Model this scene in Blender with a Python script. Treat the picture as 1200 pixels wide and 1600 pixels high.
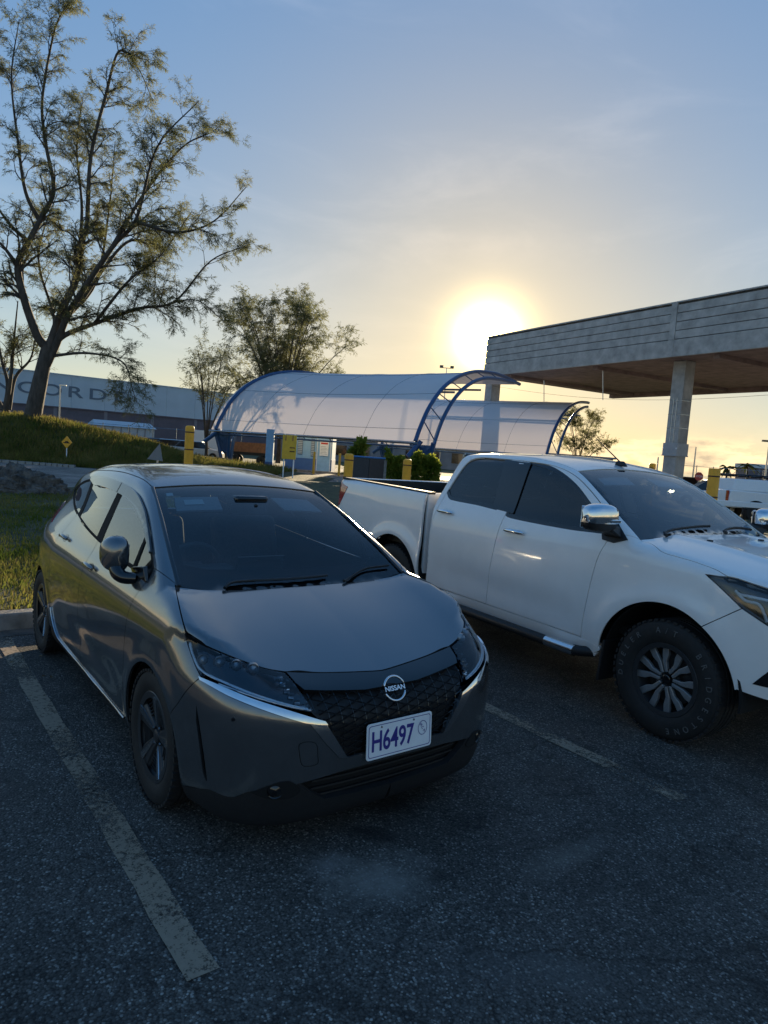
import bpy, math, random
import numpy as np
from mathutils import Vector, Matrix
from mathutils.geometry import delaunay_2d_cdt
for o in list(bpy.data.objects): bpy.data.objects.remove(o)
SC = bpy.context.scene
COL = SC.collection
R = math.radians
# ---------------------------------------------------------------- camera
# world frame = the grey hatchback: x towards its nose, y to its left, z up, origin under its front axle
CAM = np.array([3.0516, -1.8789, 1.7141]); FPX = 1062.33
YAW, PITCH, ROLL = -0.6504, -0.0877, 0.0719
def _camrot():
    d = np.array([-math.cos(YAW)*math.cos(PITCH), -math.sin(YAW)*math.cos(PITCH), math.sin(PITCH)])
    r = np.cross(d, [0, 0, 1]); r /= np.linalg.norm(r); u = np.cross(r, d)
    c, s = math.cos(ROLL), math.sin(ROLL)
    return np.array([c*r+s*u, -s*r+c*u, d])
CR = _camrot()
cd = bpy.data.cameras.new('camera'); cam = bpy.data.objects.new('camera', cd); COL.objects.link(cam)
cd.sensor_fit = 'VERTICAL'; cd.sensor_height = 36; cd.sensor_width = 27; cd.lens = FPX/1600*36
cd.clip_start = 0.05; cd.clip_end = 5000
cam.matrix_world = Matrix(((CR[0][0], CR[1][0], -CR[2][0], CAM[0]), (CR[0][1], CR[1][1], -CR[2][1], CAM[1]),
                           (CR[0][2], CR[1][2], -CR[2][2], CAM[2]), (0, 0, 0, 1)))
SC.camera = cam
HV = np.array([-math.cos(YAW), -math.sin(YAW), 0.0]); RV = np.array([HV[1], -HV[0], 0.0])
def ray(px, py): return np.array([(px-600)/FPX, -(py-800)/FPX, 1.0]) @ CR
def at(px, py, depth):                       # point on a pixel's sight line at a distance along the ground
    d = ray(px, py); return Vector(CAM+d*(depth/(d@HV)))
def gnd(px, py, z=0.0):                      # where a sight line meets the ground
    d = ray(px, py); return Vector(CAM+d*((z-CAM[2])/d[2]))
def below(px, py, depth, z=0.0):             # the ground point under at()
    p = at(px, py, depth); return Vector((p.x, p.y, z))
def W(r, d, z=0.0): p = CAM+RV*r+HV*d; return Vector((p[0], p[1], z))
# ---------------------------------------------------------------- sky, sun, exposure
sd = ray(762, 527); sd = sd/np.linalg.norm(sd)
SUN_EL = math.asin(sd[2]); SUN_AZ = math.atan2(sd[0], sd[1])      # azimuth clockwise from +y
world = bpy.data.worlds.new('World'); SC.world = world; world.use_nodes = True
nt = world.node_tree; N = nt.nodes; L = nt.links; N.clear()
def wn(t, **k):
    n = N.new(t)
    for a, b in k.items(): setattr(n, a, b)
    return n
def wm(op, a, b=None, c=None):
    n = wn('ShaderNodeMath', operation=op)
    for i, v in enumerate((a, b, c)):
        if v is None: continue
        if isinstance(v, (int, float)): n.inputs[i].default_value = v
        else: L.new(v, n.inputs[i])
    return n.outputs[0]
sky = wn('ShaderNodeTexSky', sky_type='NISHITA'); sky.sun_disc = False
sky.sun_elevation = SUN_EL; sky.sun_rotation = SUN_AZ; sky.air_density = 1.0; sky.dust_density = 0.45; sky.ozone_density = 2.6; sky.altitude = 20
SKY_K = 0.6     # soft shoulder: compresses the sky's brightness, most of all near the sun
tc = wn('ShaderNodeTexCoord'); gen = tc.outputs['Generated']
dot = wn('ShaderNodeVectorMath', operation='DOT_PRODUCT'); L.new(gen, dot.inputs[0]); dot.inputs[1].default_value = tuple(sd)
ang = wm('ARCCOSINE', wm('MINIMUM', dot.outputs['Value'], 0.99999))
def glow(sig, amp): return wm('MULTIPLY', wm('POWER', 2.71828, wm('MULTIPLY', ang, -1.0/sig)), amp)
sepz = wn('ShaderNodeSeparateXYZ'); L.new(gen, sepz.inputs[0])
# thin bright haze round the sun (aureole)
hor = wm('POWER', 2.71828, wm('MULTIPLY', wm('MAXIMUM', sepz.outputs['Z'], 0.0), -1.0/0.12))
aur = wm('ADD', wm('ADD', glow(0.0132, 95.0), glow(0.15, 0.60)), wm('MULTIPLY', glow(0.5, 0.85), hor))
aurc = wn('ShaderNodeVectorMath', operation='SCALE'); aurc.inputs[0].default_value = (1.0, 0.70, 0.24); L.new(aur, aurc.inputs['Scale'])
# low cumulus bank and thin high streaks
sep = wn('ShaderNodeSeparateXYZ'); L.new(gen, sep.inputs[0])
el = sep.outputs['Z']
mp = wn('ShaderNodeMapping'); L.new(gen, mp.inputs[0]); mp.inputs['Scale'].default_value = (7, 7, 20)
nz = wn('ShaderNodeTexNoise'); L.new(mp.outputs[0], nz.inputs['Vector']); nz.inputs['Scale'].default_value = 1.3; nz.inputs['Detail'].default_value = 8; nz.inputs['Roughness'].default_value = 0.56
band = wn('ShaderNodeMapRange', interpolation_type='SMOOTHSTEP'); L.new(el, band.inputs['Value'])
for k, v in (('From Min', 0.02), ('From Max', 0.105), ('To Min', 0.47), ('To Max', 0.78)): band.inputs[k].default_value = v
cov = wn('ShaderNodeMapRange', interpolation_type='SMOOTHSTEP')
L.new(wm('SUBTRACT', nz.outputs['Fac'], band.outputs[0]), cov.inputs['Value']); cov.inputs['From Min'].default_value = -0.03; cov.inputs['From Max'].default_value = 0.07
mp2 = wn('ShaderNodeMapping'); L.new(gen, mp2.inputs[0]); mp2.inputs['Scale'].default_value = (2.2, 1.2, 6); mp2.inputs['Rotation'].default_value = (0.2, 0.3, 0.5)
nz2 = wn('ShaderNodeTexNoise'); L.new(mp2.outputs[0], nz2.inputs['Vector']); nz2.inputs['Scale'].default_value = 1.6; nz2.inputs['Detail'].default_value = 6; nz2.inputs['Roughness'].default_value = 0.6; nz2.inputs['Distortion'].default_value = 0.6
st = wn('ShaderNodeMapRange', interpolation_type='SMOOTHSTEP'); L.new(nz2.outputs['Fac'], st.inputs['Value']); st.inputs['From Min'].default_value = 0.48; st.inputs['From Max'].default_value = 0.85; st.inputs['To Max'].default_value = 0.55
lumn = wn('ShaderNodeVectorMath', operation='DOT_PRODUCT'); L.new(sky.outputs[0], lumn.inputs[0]); lumn.inputs[1].default_value = (0.3, 0.5, 0.2)
comp = wn('ShaderNodeVectorMath', operation='SCALE'); L.new(sky.outputs[0], comp.inputs[0]); L.new(wm('DIVIDE', SKY_K, wm('ADD', lumn.outputs['Value'], SKY_K)), comp.inputs['Scale'])
skc = wn('ShaderNodeVectorMath', operation='ADD'); hs_ = wn('ShaderNodeHueSaturation'); hs_.inputs['Saturation'].default_value = 1.22; L.new(comp.outputs[0], hs_.inputs['Color'])
hzc = wn('ShaderNodeVectorMath', operation='SCALE'); hzc.inputs[0].default_value = (0.95, 0.93, 0.90); L.new(wm('MULTIPLY', wm('POWER', 2.71828, wm('MULTIPLY', wm('MAXIMUM', sepz.outputs['Z'], 0.0), -1.0/0.30)), 0.50), hzc.inputs['Scale'])
hza = wn('ShaderNodeVectorMath', operation='ADD'); L.new(hs_.outputs[0], hza.inputs[0]); L.new(hzc.outputs[0], hza.inputs[1]); L.new(hza.outputs[0], skc.inputs[0]); L.new(aurc.outputs[0], skc.inputs[1])
# cloud light: grey-violet bodies, warm where the bank is thin and near the sun
edge = wn('ShaderNodeMapRange'); L.new(nz.outputs['Fac'], edge.inputs['Value']); edge.inputs['From Min'].default_value = 0.5; edge.inputs['From Max'].default_value = 0.68
ccol = wn('ShaderNodeMix', data_type='RGBA'); L.new(edge.outputs[0], ccol.inputs['Factor'])
ccol.inputs['A'].default_value = (2.2, 1.66, .96, 1); ccol.inputs['B'].default_value = (.76, .63, .48, 1)
cadd = wn('ShaderNodeVectorMath', operation='MULTIPLY_ADD'); L.new(aurc.outputs[0], cadd.inputs[0]); cadd.inputs[1].default_value = (0.55, 0.55, 0.55); L.new(ccol.outputs['Result'], cadd.inputs[2])
m1 = wn('ShaderNodeMix', data_type='RGBA'); L.new(wm('MULTIPLY', cov.outputs[0], 0.95), m1.inputs['Factor']); L.new(skc.outputs[0], m1.inputs['A']); L.new(cadd.outputs[0], m1.inputs['B'])
m2 = wn('ShaderNodeMix', data_type='RGBA'); L.new(st.outputs[0], m2.inputs['Factor']); L.new(m1.outputs['Result'], m2.inputs['A'])
m2b = wn('ShaderNodeVectorMath', operation='MULTIPLY_ADD'); L.new(m1.outputs['Result'], m2b.inputs[0]); m2b.inputs[1].default_value = (1.15, 1.1, 1.05); m2b.inputs[2].default_value = (0.24, 0.2, 0.17); L.new(m2b.outputs[0], m2.inputs['B'])
bg = wn('ShaderNodeBackground'); L.new(m2.outputs['Result'], bg.inputs['Color']); bg.inputs['Strength'].default_value = 0.15
wo = wn('ShaderNodeOutputWorld'); L.new(bg.outputs[0], wo.inputs['Surface'])
sl = bpy.data.lights.new('sun', 'SUN'); sl.energy = 2.6; sl.angle = R(0.53); sl.color = (1.0, 0.80, 0.52)
so = bpy.data.objects.new('sun', sl); COL.objects.link(so); so.location = (-30, 30, 20)
so.rotation_euler = Vector(sd).to_track_quat('Z', 'Y').to_euler()
SC.view_settings.view_transform = 'Standard'; SC.view_settings.look = 'None'; SC.view_settings.exposure = 2.2; SC.view_settings.gamma = 1.0
SC.view_settings.use_curve_mapping = False
SC.render.resolution_x = 768; SC.render.resolution_y = 1024
SC.render.engine = 'CYCLES'
# ---------------------------------------------------------------- materials
MATS = {}
def mat(name, col, rough=0.5, metal=0.0, var=0.0, vscale=8.0, bump=0.0, bscale=40.0, coat=0.0, emit=None, spec=None, col2=None, detail=6, coord='Object', stretch=None, sub=None):
    if name in MATS: return MATS[name]
    m = bpy.data.materials.new(name); m.use_nodes = True; MATS[name] = m
    t = m.node_tree; b = t.nodes['Principled BSDF']
    b.inputs['Base Color'].default_value = (*col, 1); b.inputs['Roughness'].default_value = rough; b.inputs['Metallic'].default_value = metal
    b.inputs['Coat Weight'].default_value = coat; b.inputs['Coat Roughness'].default_value = 0.04
    if spec is not None: b.inputs['Specular IOR Level'].default_value = spec
    if emit: b.inputs['Emission Color'].default_value = (*emit[0], 1); b.inputs['Emission Strength'].default_value = emit[1]
    co = t.nodes.new('ShaderNodeTexCoord'); mpn = t.nodes.new('ShaderNodeMapping'); t.links.new(co.outputs[coord], mpn.inputs[0])
    if stretch: mpn.inputs['Scale'].default_value = stretch
    if var or col2:
        n = t.nodes.new('ShaderNodeTexNoise'); n.inputs['Scale'].default_value = vscale; n.inputs['Detail'].default_value = detail; n.inputs['Roughness'].default_value = 0.62
        t.links.new(mpn.outputs[0], n.inputs['Vector'])
        r = t.nodes.new('ShaderNodeValToRGB'); r.color_ramp.elements[0].position = 0.32; r.color_ramp.elements[1].position = 0.68
        lo = [c*(1-var) for c in col]; hi = list(col2) if col2 else [min(1, c*(1+var)) for c in col]
        r.color_ramp.elements[0].color = (*lo, 1); r.color_ramp.elements[1].color = (*hi, 1)
        t.links.new(n.outputs['Fac'], r.inputs['Fac']); t.links.new(r.outputs['Color'], b.inputs['Base Color'])
    if bump:
        n = t.nodes.new('ShaderNodeTexNoise'); n.inputs['Scale'].default_value = bscale; n.inputs['Detail'].default_value = 5
        t.links.new(mpn.outputs[0], n.inputs['Vector'])
        bp = t.nodes.new('ShaderNodeBump'); bp.inputs['Strength'].default_value = bump; bp.inputs['Distance'].default_value = 0.02
        t.links.new(n.outputs['Fac'], bp.inputs['Height']); t.links.new(bp.outputs[0], b.inputs['Normal'])
    return m
def glass_mat(name, tint, refl=1.0, rough=0.0, ior=1.5):
    if name in MATS: return MATS[name]
    m = bpy.data.materials.new(name); m.use_nodes = True; MATS[name] = m
    t = m.node_tree; t.nodes.clear()
    o = t.nodes.new('ShaderNodeOutputMaterial'); tr = t.nodes.new('ShaderNodeBsdfTransparent'); tr.inputs[0].default_value = (*tint, 1)
    gl = t.nodes.new('ShaderNodeBsdfGlossy'); gl.inputs['Roughness'].default_value = rough; gl.inputs[0].default_value = (1, 1, 1, 1)
    fr = t.nodes.new('ShaderNodeFresnel'); fr.inputs[0].default_value = ior
    mu = t.nodes.new('ShaderNodeMath'); mu.operation = 'MULTIPLY'; mu.use_clamp = True; mu.inputs[1].default_value = refl
    mx = t.nodes.new('ShaderNodeMixShader')
    t.links.new(fr.outputs[0], mu.inputs[0]); t.links.new(mu.outputs[0], mx.inputs[0]); t.links.new(tr.outputs[0], mx.inputs[1]); t.links.new(gl.outputs[0], mx.inputs[2]); t.links.new(mx.outputs[0], o.inputs[0])
    return m
# ---------------------------------------------------------------- mesh helpers
class MB:
    def __init__(s): s.v = []; s.f = []
    def add(s, v, f, M=None):
        b = len(s.v)
        s.v += [tuple(M @ Vector(p)) if M is not None else tuple(p) for p in v]; s.f += [[i+b for i in q] for q in f]; return s
    def box(s, x0, x1, y0, y1, z0, z1, M=None):
        return s.add([(x0,y0,z0),(x1,y0,z0),(x1,y1,z0),(x0,y1,z0),(x0,y0,z1),(x1,y0,z1),(x1,y1,z1),(x0,y1,z1)],
                     [(0,3,2,1),(4,5,6,7),(0,1,5,4),(1,2,6,5),(2,3,7,6),(3,0,4,7)], M)
    def tube(s, pts, rad, n=8, cap=True):
        P = [Vector(p) for p in pts]; m = len(P)
        if not hasattr(rad, '__len__'): rad = [rad]*m
        b = len(s.v); ref = None
        for i in range(m):
            t = (P[min(i+1, m-1)]-P[max(i-1, 0)])
            t = t.normalized() if t.length > 1e-9 else Vector((0, 0, 1))
            if ref is None: ref = t.orthogonal().normalized()
            a = (ref-t*ref.dot(t)); a = a.normalized() if a.length > 1e-6 else t.orthogonal().normalized()
            ref = a; c = t.cross(a)
            for k in range(n):
                q = 2*math.pi*k/n; s.v.append(tuple(P[i]+(a*math.cos(q)+c*math.sin(q))*rad[i]))
        for i in range(m-1):
            for k in range(n):
                s.f.append([b+i*n+k, b+i*n+(k+1) % n, b+(i+1)*n+(k+1) % n, b+(i+1)*n+k])
        if cap: s.f.append([b+k for k in range(n)][::-1]); s.f.append([b+(m-1)*n+k for k in range(n)])
        return s
    def lathe(s, prof, n=32, M=None, closed=False, a0=0, a1=2*math.pi):   # prof: (r, z) about z
        v = []; f = []; full = abs(a1-a0-2*math.pi) < 1e-6; nn = n if full else n+1
        for k in range(nn):
            a = a0+(a1-a0)*k/n
            for r, z in prof: v.append((r*math.cos(a), r*math.sin(a), z))
        m = len(prof)
        for k in range(n):
            k2 = (k+1) % nn
            for i in range(m-1 if not closed else m):
                j = (i+1) % m
                f.append((k*m+i, k2*m+i, k2*m+j, k*m+j))
        return s.add(v, f, M)
    def prism(s, poly, z0, z1, M=None):                                    # polygon in xy, extruded in z
        n = len(poly)
        v = [(x, y, z0) for x, y in poly]+[(x, y, z1) for x, y in poly]
        f = [list(range(n))[::-1], list(range(n, 2*n))]+[(i, (i+1) % n, n+(i+1) % n, n+i) for i in range(n)]
        return s.add(v, f, M)
    def build(s, name, m, parent=None, smooth=35, bevel=0, seg=2, loc=None, normals=None):
        me = bpy.data.meshes.new(name); me.from_pydata(s.v, [], s.f); me.update()
        me.materials.append(m)
        if smooth:
            me.polygons.foreach_set('use_smooth', [True]*len(me.polygons))
            if normals is None: me.set_sharp_from_angle(angle=R(smooth))
        o = bpy.data.objects.new(name, me); COL.objects.link(o)
        if parent: o.parent = parent
        if loc is not None: o.location = loc
        if bevel:
            b = o.modifiers.new('b', 'BEVEL'); b.width = bevel; b.segments = seg; b.limit_method = 'ANGLE'; b.angle_limit = R(40)
        return o
def tag(o, label=None, cat=None, group=None, kind=None):
    for k, v in (('label', label), ('category', cat), ('group', group), ('kind', kind)):
        if v: o[k] = v
    return o
def thing(name, label, cat, loc=(0, 0, 0), rz=0, group=None):
    o = bpy.data.objects.new(name, None); COL.objects.link(o); o.location = loc; o.rotation_euler = (0, 0, rz); o.empty_display_size = 0.2
    return tag(o, label, cat, group)
def copy_tree(o, parent=None):
    c = o.copy(); COL.objects.link(c); c.parent = parent
    for ch in list(o.children): copy_tree(ch, c)
    return c
def ptab(pts, sm=0.0, n=3000):                     # monotone spline table, lightly smoothed
    x = np.array([p[0] for p in pts], float); y = np.array([p[1] for p in pts], float)
    o = np.argsort(x); x = x[o]; y = y[o]; h = np.diff(x); d = np.diff(y)/h; m = np.zeros(len(x))
    for i in range(1, len(x)-1):
        if d[i-1]*d[i] > 0:
            w1 = 2*h[i]+h[i-1]; w2 = h[i]+2*h[i-1]; m[i] = (w1+w2)/(w1/d[i-1]+w2/d[i])
    m[0] = d[0]; m[-1] = d[-1]
    X = np.linspace(x[0], x[-1], n); k = np.clip(np.searchsorted(x, X)-1, 0, len(h)-1); t = (X-x[k])/h[k]
    Y = (2*t**3-3*t**2+1)*y[k]+(t**3-2*t**2+t)*h[k]*m[k]+(-2*t**3+3*t**2)*y[k+1]+(t**3-t**2)*h[k]*m[k+1]
    if sm > 0:
        w = max(1, int(sm/(X[1]-X[0]))); g = np.exp(-0.5*(np.arange(-3*w, 3*w+1)/w)**2); g /= g.sum()
        e = 3*w; lo = Y[0]-(X[1]-X[0])*np.arange(e, 0, -1)*m[0]; hi = Y[-1]+(X[1]-X[0])*np.arange(1, e+1)*m[-1]
        Y = np.convolve(np.concatenate([lo, Y, hi]), g, 'valid')
    return lambda q: np.interp(q, X, Y)
def smax(a, b, k):
    h = np.maximum(k-np.abs(a-b), 0)/k; return np.maximum(a, b)+h*h*k*0.25
def sstep(x, a, b):
    t = np.clip((x-a)/(b-a), 0, 1); return t*t*(3-2*t)
def catmull(P, n=6, closed=False):
    P = [np.array(p, float) for p in P]; m = len(P); out = []
    if m == 2 and not closed: return [tuple(P[0]), tuple(P[1])]
    for i in range(m if closed else m-1):
        p1, p2 = P[i], P[(i+1) % m]
        p0 = P[i-1] if (i > 0 or closed) else 2*p1-p2
        p3 = P[(i+2) % m] if (i+2 < m or closed) else 2*p2-p1
        for k in range(n):
            t = k/n; out.append(tuple(0.5*((2*p1)+(-p0+p2)*t+(2*p0-5*p1+4*p2-p3)*t*t+(-p0+3*p1-3*p2+p3)*t**3)))
    if not closed: out.append(tuple(P[-1]))
    return out
def chain(*segs, n=6):                             # closed outline out of smooth pieces meeting at corners
    out = []
    for s in segs:
        c = catmull(s, n) if len(s) > 2 else [tuple(map(float, p)) for p in s]
        if out and np.hypot(out[-1][0]-c[0][0], out[-1][1]-c[0][1]) < 1e-6: c = c[1:]
        out += c
    if np.hypot(out[0][0]-out[-1][0], out[0][1]-out[-1][1]) < 1e-6: out = out[:-1]
    return out
def inpoly(P, poly):
    P = np.asarray(P, float); poly = np.asarray(poly, float); x, y = P[:, 0], P[:, 1]; ins = np.zeros(len(P), bool)
    for i in range(len(poly)):
        x1, y1 = poly[i]; x2, y2 = poly[i-1]
        if y1 == y2: continue
        c = ((y1 > y) != (y2 > y)) & (x < (x2-x1)*(y-y1)/(y2-y1)+x1); ins ^= c
    return ins
def segdist(P, poly):
    A = np.asarray(poly, float); B = np.roll(A, -1, 0); d = B-A; L2 = np.maximum((d*d).sum(1), 1e-12); out = np.full(len(P), 1e9)
    for a, dd, l in zip(A, d, L2):
        t = np.clip(((P-a)@dd)/l, 0, 1); out = np.minimum(out, np.hypot(*(P-(a+t[:, None]*dd)).T))
    return out
def shrink(poly, g):
    A = np.asarray(poly, float); area = 0.5*np.sum(A[:, 0]*np.roll(A[:, 1], -1)-np.roll(A[:, 0], -1)*A[:, 1]); s = 1 if area > 0 else -1
    e = np.roll(A, -1, 0)-A; l = np.maximum(np.hypot(e[:, 0], e[:, 1]), 1e-9); n = np.stack([-e[:, 1]/l, e[:, 0]/l], 1)*s
    m = n+np.roll(n, 1, 0); ml = np.maximum((m*m).sum(1), 0.35); return A+m*(2*g/ml)[:, None]
def resample(poly, h):
    out = []; A = [np.array(p, float) for p in poly]
    for i, a in enumerate(A):
        b = A[(i+1) % len(A)]; n = max(1, int(math.ceil(np.hypot(*(b-a))/h)))
        for k in range(n): out.append(tuple(a+(b-a)*k/n))
    return out
def tri2d(outline, h, holes=()):
    loops = [resample(outline, h)]+[resample(q, h) for q in holes]
    v = []; e = []; idx = []
    for lp in loops:
        b = len(v); v += lp; idx.append([b+i for i in range(len(lp))]); e += [(b+i, b+(i+1) % len(lp)) for i in range(len(lp))]
    A = np.array(loops[0]); lo = A.min(0); hi = A.max(0); g = []
    ny = int((hi[1]-lo[1])/(h*0.866))+1
    for j in range(ny+1):
        xs = np.arange(lo[0]+(0.5*h if j % 2 else 0), hi[0], h); g.append(np.stack([xs, np.full(len(xs), lo[1]+j*h*0.866)], 1))
    G = np.concatenate(g); ok = inpoly(G, loops[0])
    for q in loops[1:]: ok &= ~inpoly(G, q)
    G = G[ok]
    for q in loops: 
        if len(G): G = G[segdist(G, q) > 0.5*h]
    v = v+[tuple(p) for p in G]
    ov, oe, of, orig, _, _ = delaunay_2d_cdt([Vector(p) for p in v], e, [], 0, 1e-7)
    mp_ = {}
    for i, os_ in enumerate(orig):
        for k in os_: mp_[k] = i
    V = np.array([(p.x, p.y) for p in ov]); T = [tuple(t) for t in of]
    C = np.array([V[list(t)].mean(0) for t in T]); ok = inpoly(C, loops[0])
    for q in loops[1:]: ok &= ~inpoly(C, q)
    T = [t for t, k in zip(T, ok) if k]
    return V, T, [[mp_[i] for i in lp] for lp in idx]
S2 = math.sqrt(0.5)
VIEWS = {  # looking direction, u axis, v axis
    'R': ((0, 1, 0), (1, 0, 0), (0, 0, 1)), 'T': ((0, 0, -1), (1, 0, 0), (0, 1, 0)), 'F': ((-1, 0, 0), (0, 1, 0), (0, 0, 1)),
    'B': ((1, 0, 0), (0, -1, 0), (0, 0, 1)), 'FR': ((-S2, S2, 0), (S2, S2, 0), (0, 0, 1)), 'BR': ((S2, S2, 0), (S2, -S2, 0), (0, 0, 1))}
class Body:
    """A vehicle skin given as F(p) <= 0; panels are outlines laid on it."""
    def __init__(s, F, loc=(0, 0, 0), rz=0.0, ctr=(-1.2, 0, 0.7)):
        s.F = F; s.ctr = np.array(ctr)
        c, q = math.cos(rz), math.sin(rz); M = np.array([[c, -q, 0], [q, c, 0], [0, 0, 1]])
        s.cl = M.T@(CAM-np.array(loc)); s.M = M
    def cast(s, O, D, t0, t1, steps):
        n = len(O); ts = np.linspace(t0, t1, steps); prev = s.F(O+D*t0); a = np.full(n, np.nan); b = np.full(n, np.nan)
        best = prev.copy(); bt = np.full(n, t0)
        for i in range(1, steps):
            f = s.F(O+D*ts[i]); hit = np.isnan(a) & (prev > 0) & (f <= 0); a[hit] = ts[i-1]; b[hit] = ts[i]
            im = f < best; best[im] = f[im]; bt[im] = ts[i]; prev = f
        miss = np.isnan(a); a[miss] = 0; b[miss] = 0
        for _ in range(26):
            m = 0.5*(a+b); f = s.F(O+D*m[:, None]); out = f > 0; a = np.where(out, m, a); b = np.where(out, b, m)
        t = np.where(miss, bt, 0.5*(a+b)); return O+D*t[:, None]
    def proj(s, uv, view):
        d, u, v = (np.array(q, float) for q in VIEWS[view]); uv = np.asarray(uv, float)
        base = s.ctr-np.array([s.ctr@u*u[i]+s.ctr@v*v[i] for i in range(3)])
        O = base+uv[:, :1]*u+uv[:, 1:]*v-d*3.6; return s.cast(O, np.tile(d, (len(O), 1)), 0, 7.2, 181)
    def hit(s, px):                                 # photo pixels -> skin points
        D = np.array([s.M.T@ray(*p) for p in px]); D /= np.linalg.norm(D, axis=1)[:, None]
        O = np.tile(s.cl, (len(D), 1)); return s.cast(O, D, 1.2, 10.5, 320)
    def curve(s, px, n=6): return s.hit(catmull(px, n) if len(px) > 2 else lin(px[0], px[1], n))
    def uv(s, px, view):
        d, u, v = (np.array(q, float) for q in VIEWS[view]); P = s.hit(px); return [tuple(p) for p in np.stack([P@u, P@v], 1)]
    def nrm(s, P, e=0.004):
        g = np.stack([s.F(P+np.eye(3)[i]*e)-s.F(P-np.eye(3)[i]*e) for i in range(3)], 1); return g/np.maximum(np.linalg.norm(g, axis=1), 1e-9)[:, None]
    def panel(s, name, outline, view, m, parent, h=0.03, gap=0.0, off=0.0, hem=0.014, mirror=False, holes=(), warp=None, proto=None, thick=False):
        if gap: outline = shrink(outline, gap)
        V, T, loops = tri2d(outline, h, holes)
        P = s.proj(V, view); Nn = s.nrm(P); o = off if warp is None else off+warp(P); P = P+Nn*(np.asarray(o)[..., None] if np.ndim(o) else o)
        d = np.array(VIEWS[view][0])
        a = P[[t[0] for t in T]]; bb = P[[t[1] for t in T]]; c = P[[t[2] for t in T]]
        fl = (np.cross(bb-a, c-a)@d) > 0
        F_ = [t[::-1] if k else t for t, k in zip(T, fl)]
        verts = [tuple(p) for p in P]; faces = [list(t) for t in F_]; norms = [tuple(q) for q in Nn]
        for li, lp in enumerate(loops):
            if not hem: break
            b0 = len(verts); n = len(lp); A2 = V[lp]
            area = np.sum(A2[:, 0]*np.roll(A2[:, 1], -1)-np.roll(A2[:, 0], -1)*A2[:, 1]); sg = 1 if (area > 0) == (li == 0) else -1
            for k, i in enumerate(lp):
                sn = np.cross(P[lp[(k+1) % n]]-P[lp[k-1]], Nn[i])*sg; ln = np.linalg.norm(sn); sn = sn/ln if ln > 1e-9 else Nn[i]
                verts.append(tuple(P[i])); norms.append(tuple(sn))
            for k, i in enumerate(lp): verts.append(tuple(P[i]-Nn[i]*hem)); norms.append(norms[b0+k])
            for k in range(n):
                k2 = (k+1) % n; q = [b0+k, b0+k2, b0+n+k2, b0+n+k]; faces.append(q[::-1] if sg == 1 else q)
        if thick:
            b0 = len(verts); verts += [tuple(p-q*thick) for p, q in zip(P, Nn)]; norms += [tuple(-q) for q in Nn]; faces += [[i+b0 for i in t[::-1]] for t in F_]
        out = []
        for sgn in ((1, -1) if mirror else (1,)):
            vv = verts if sgn == 1 else [(x, -y, z) for x, y, z in verts]; ff = faces if sgn == 1 else [q[::-1] for q in faces]
            nn = norms if sgn == 1 else [(x, -y, z) for x, y, z in norms]
            me = bpy.data.meshes.new(name); me.from_pydata(vv, [], ff); me.update(); me.materials.append(m)
            me.polygons.foreach_set('use_smooth', [True]*len(me.polygons)); me.normals_split_custom_set_from_vertices(nn)
            ob = bpy.data.objects.new(name, me); COL.objects.link(ob); ob.parent = parent; out.append(ob)
        return out
    def strip(s, name, uvs, view, m, parent, rad=0.008, off=0.0, n=6, mirror=False, closed=False):
        P = s.proj(uvs, view); Nn = s.nrm(P); P = P+Nn*off; out = []
        for sgn in ((1, -1) if mirror else (1,)):
            mb = MB(); Q = [(p[0], p[1]*sgn, p[2]) for p in P]; mb.tube(Q+([Q[0]] if closed else []), rad, n); out.append(mb.build(name, m, parent, 60))
        return out
def arc(cx, cy, r, a0, a1, n=18): return [(cx+r*math.cos(R(a0+(a1-a0)*i/n)), cy+r*math.sin(R(a0+(a1-a0)*i/n))) for i in range(n+1)]
def on(P, view): d, u, v = (np.array(q, float) for q in VIEWS[view]); P = np.asarray(P); return [tuple(p) for p in np.stack([P@u, P@v], 1)]
def lin(a, b, n=8): return [tuple(np.array(a, float)*(1-i/n)+np.array(b, float)*i/n) for i in range(n+1)]
def poly(*segs):                                   # join ready-made dense pieces into one outline
    out = []
    for s in segs:
        for p in s:
            if not out or np.hypot(out[-1][0]-p[0], out[-1][1]-p[1]) > 1e-5: out.append((float(p[0]), float(p[1])))
    if np.hypot(out[0][0]-out[-1][0], out[0][1]-out[-1][1]) < 1e-5: out.pop()
    return out
def mirror_uv(half): return list(half)+[(-u, v) for u, v in reversed(half)]
FONT = None
def text_mesh(name, s, size, m, parent=None, mw=None, extrude=0.002, sx=1.0, align='CENTER', bold=0.0):
    cu = bpy.data.curves.new(name, 'FONT'); cu.body = s; cu.size = size; cu.extrude = extrude; cu.align_x = align; cu.align_y = 'CENTER'; cu.offset = bold
    t = bpy.data.objects.new(name+'_t', cu); COL.objects.link(t); bpy.context.view_layer.update()
    me = bpy.data.meshes.new_from_object(t.evaluated_get(bpy.context.evaluated_depsgraph_get())); bpy.data.objects.remove(t); bpy.data.curves.remove(cu)
    me.name = name; me.materials.clear(); me.materials.append(m)
    if sx != 1.0: me.transform(Matrix.Diagonal((sx, 1, 1, 1)))
    if mw is not None: me.transform(mw)
    o = bpy.data.objects.new(name, me); COL.objects.link(o); o.parent = parent; return o
def frame(o, x, y, z): return Matrix(((x[0], y[0], z[0], o[0]), (x[1], y[1], z[1], o[1]), (x[2], y[2], z[2], o[2]), (0, 0, 0, 1)))
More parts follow.
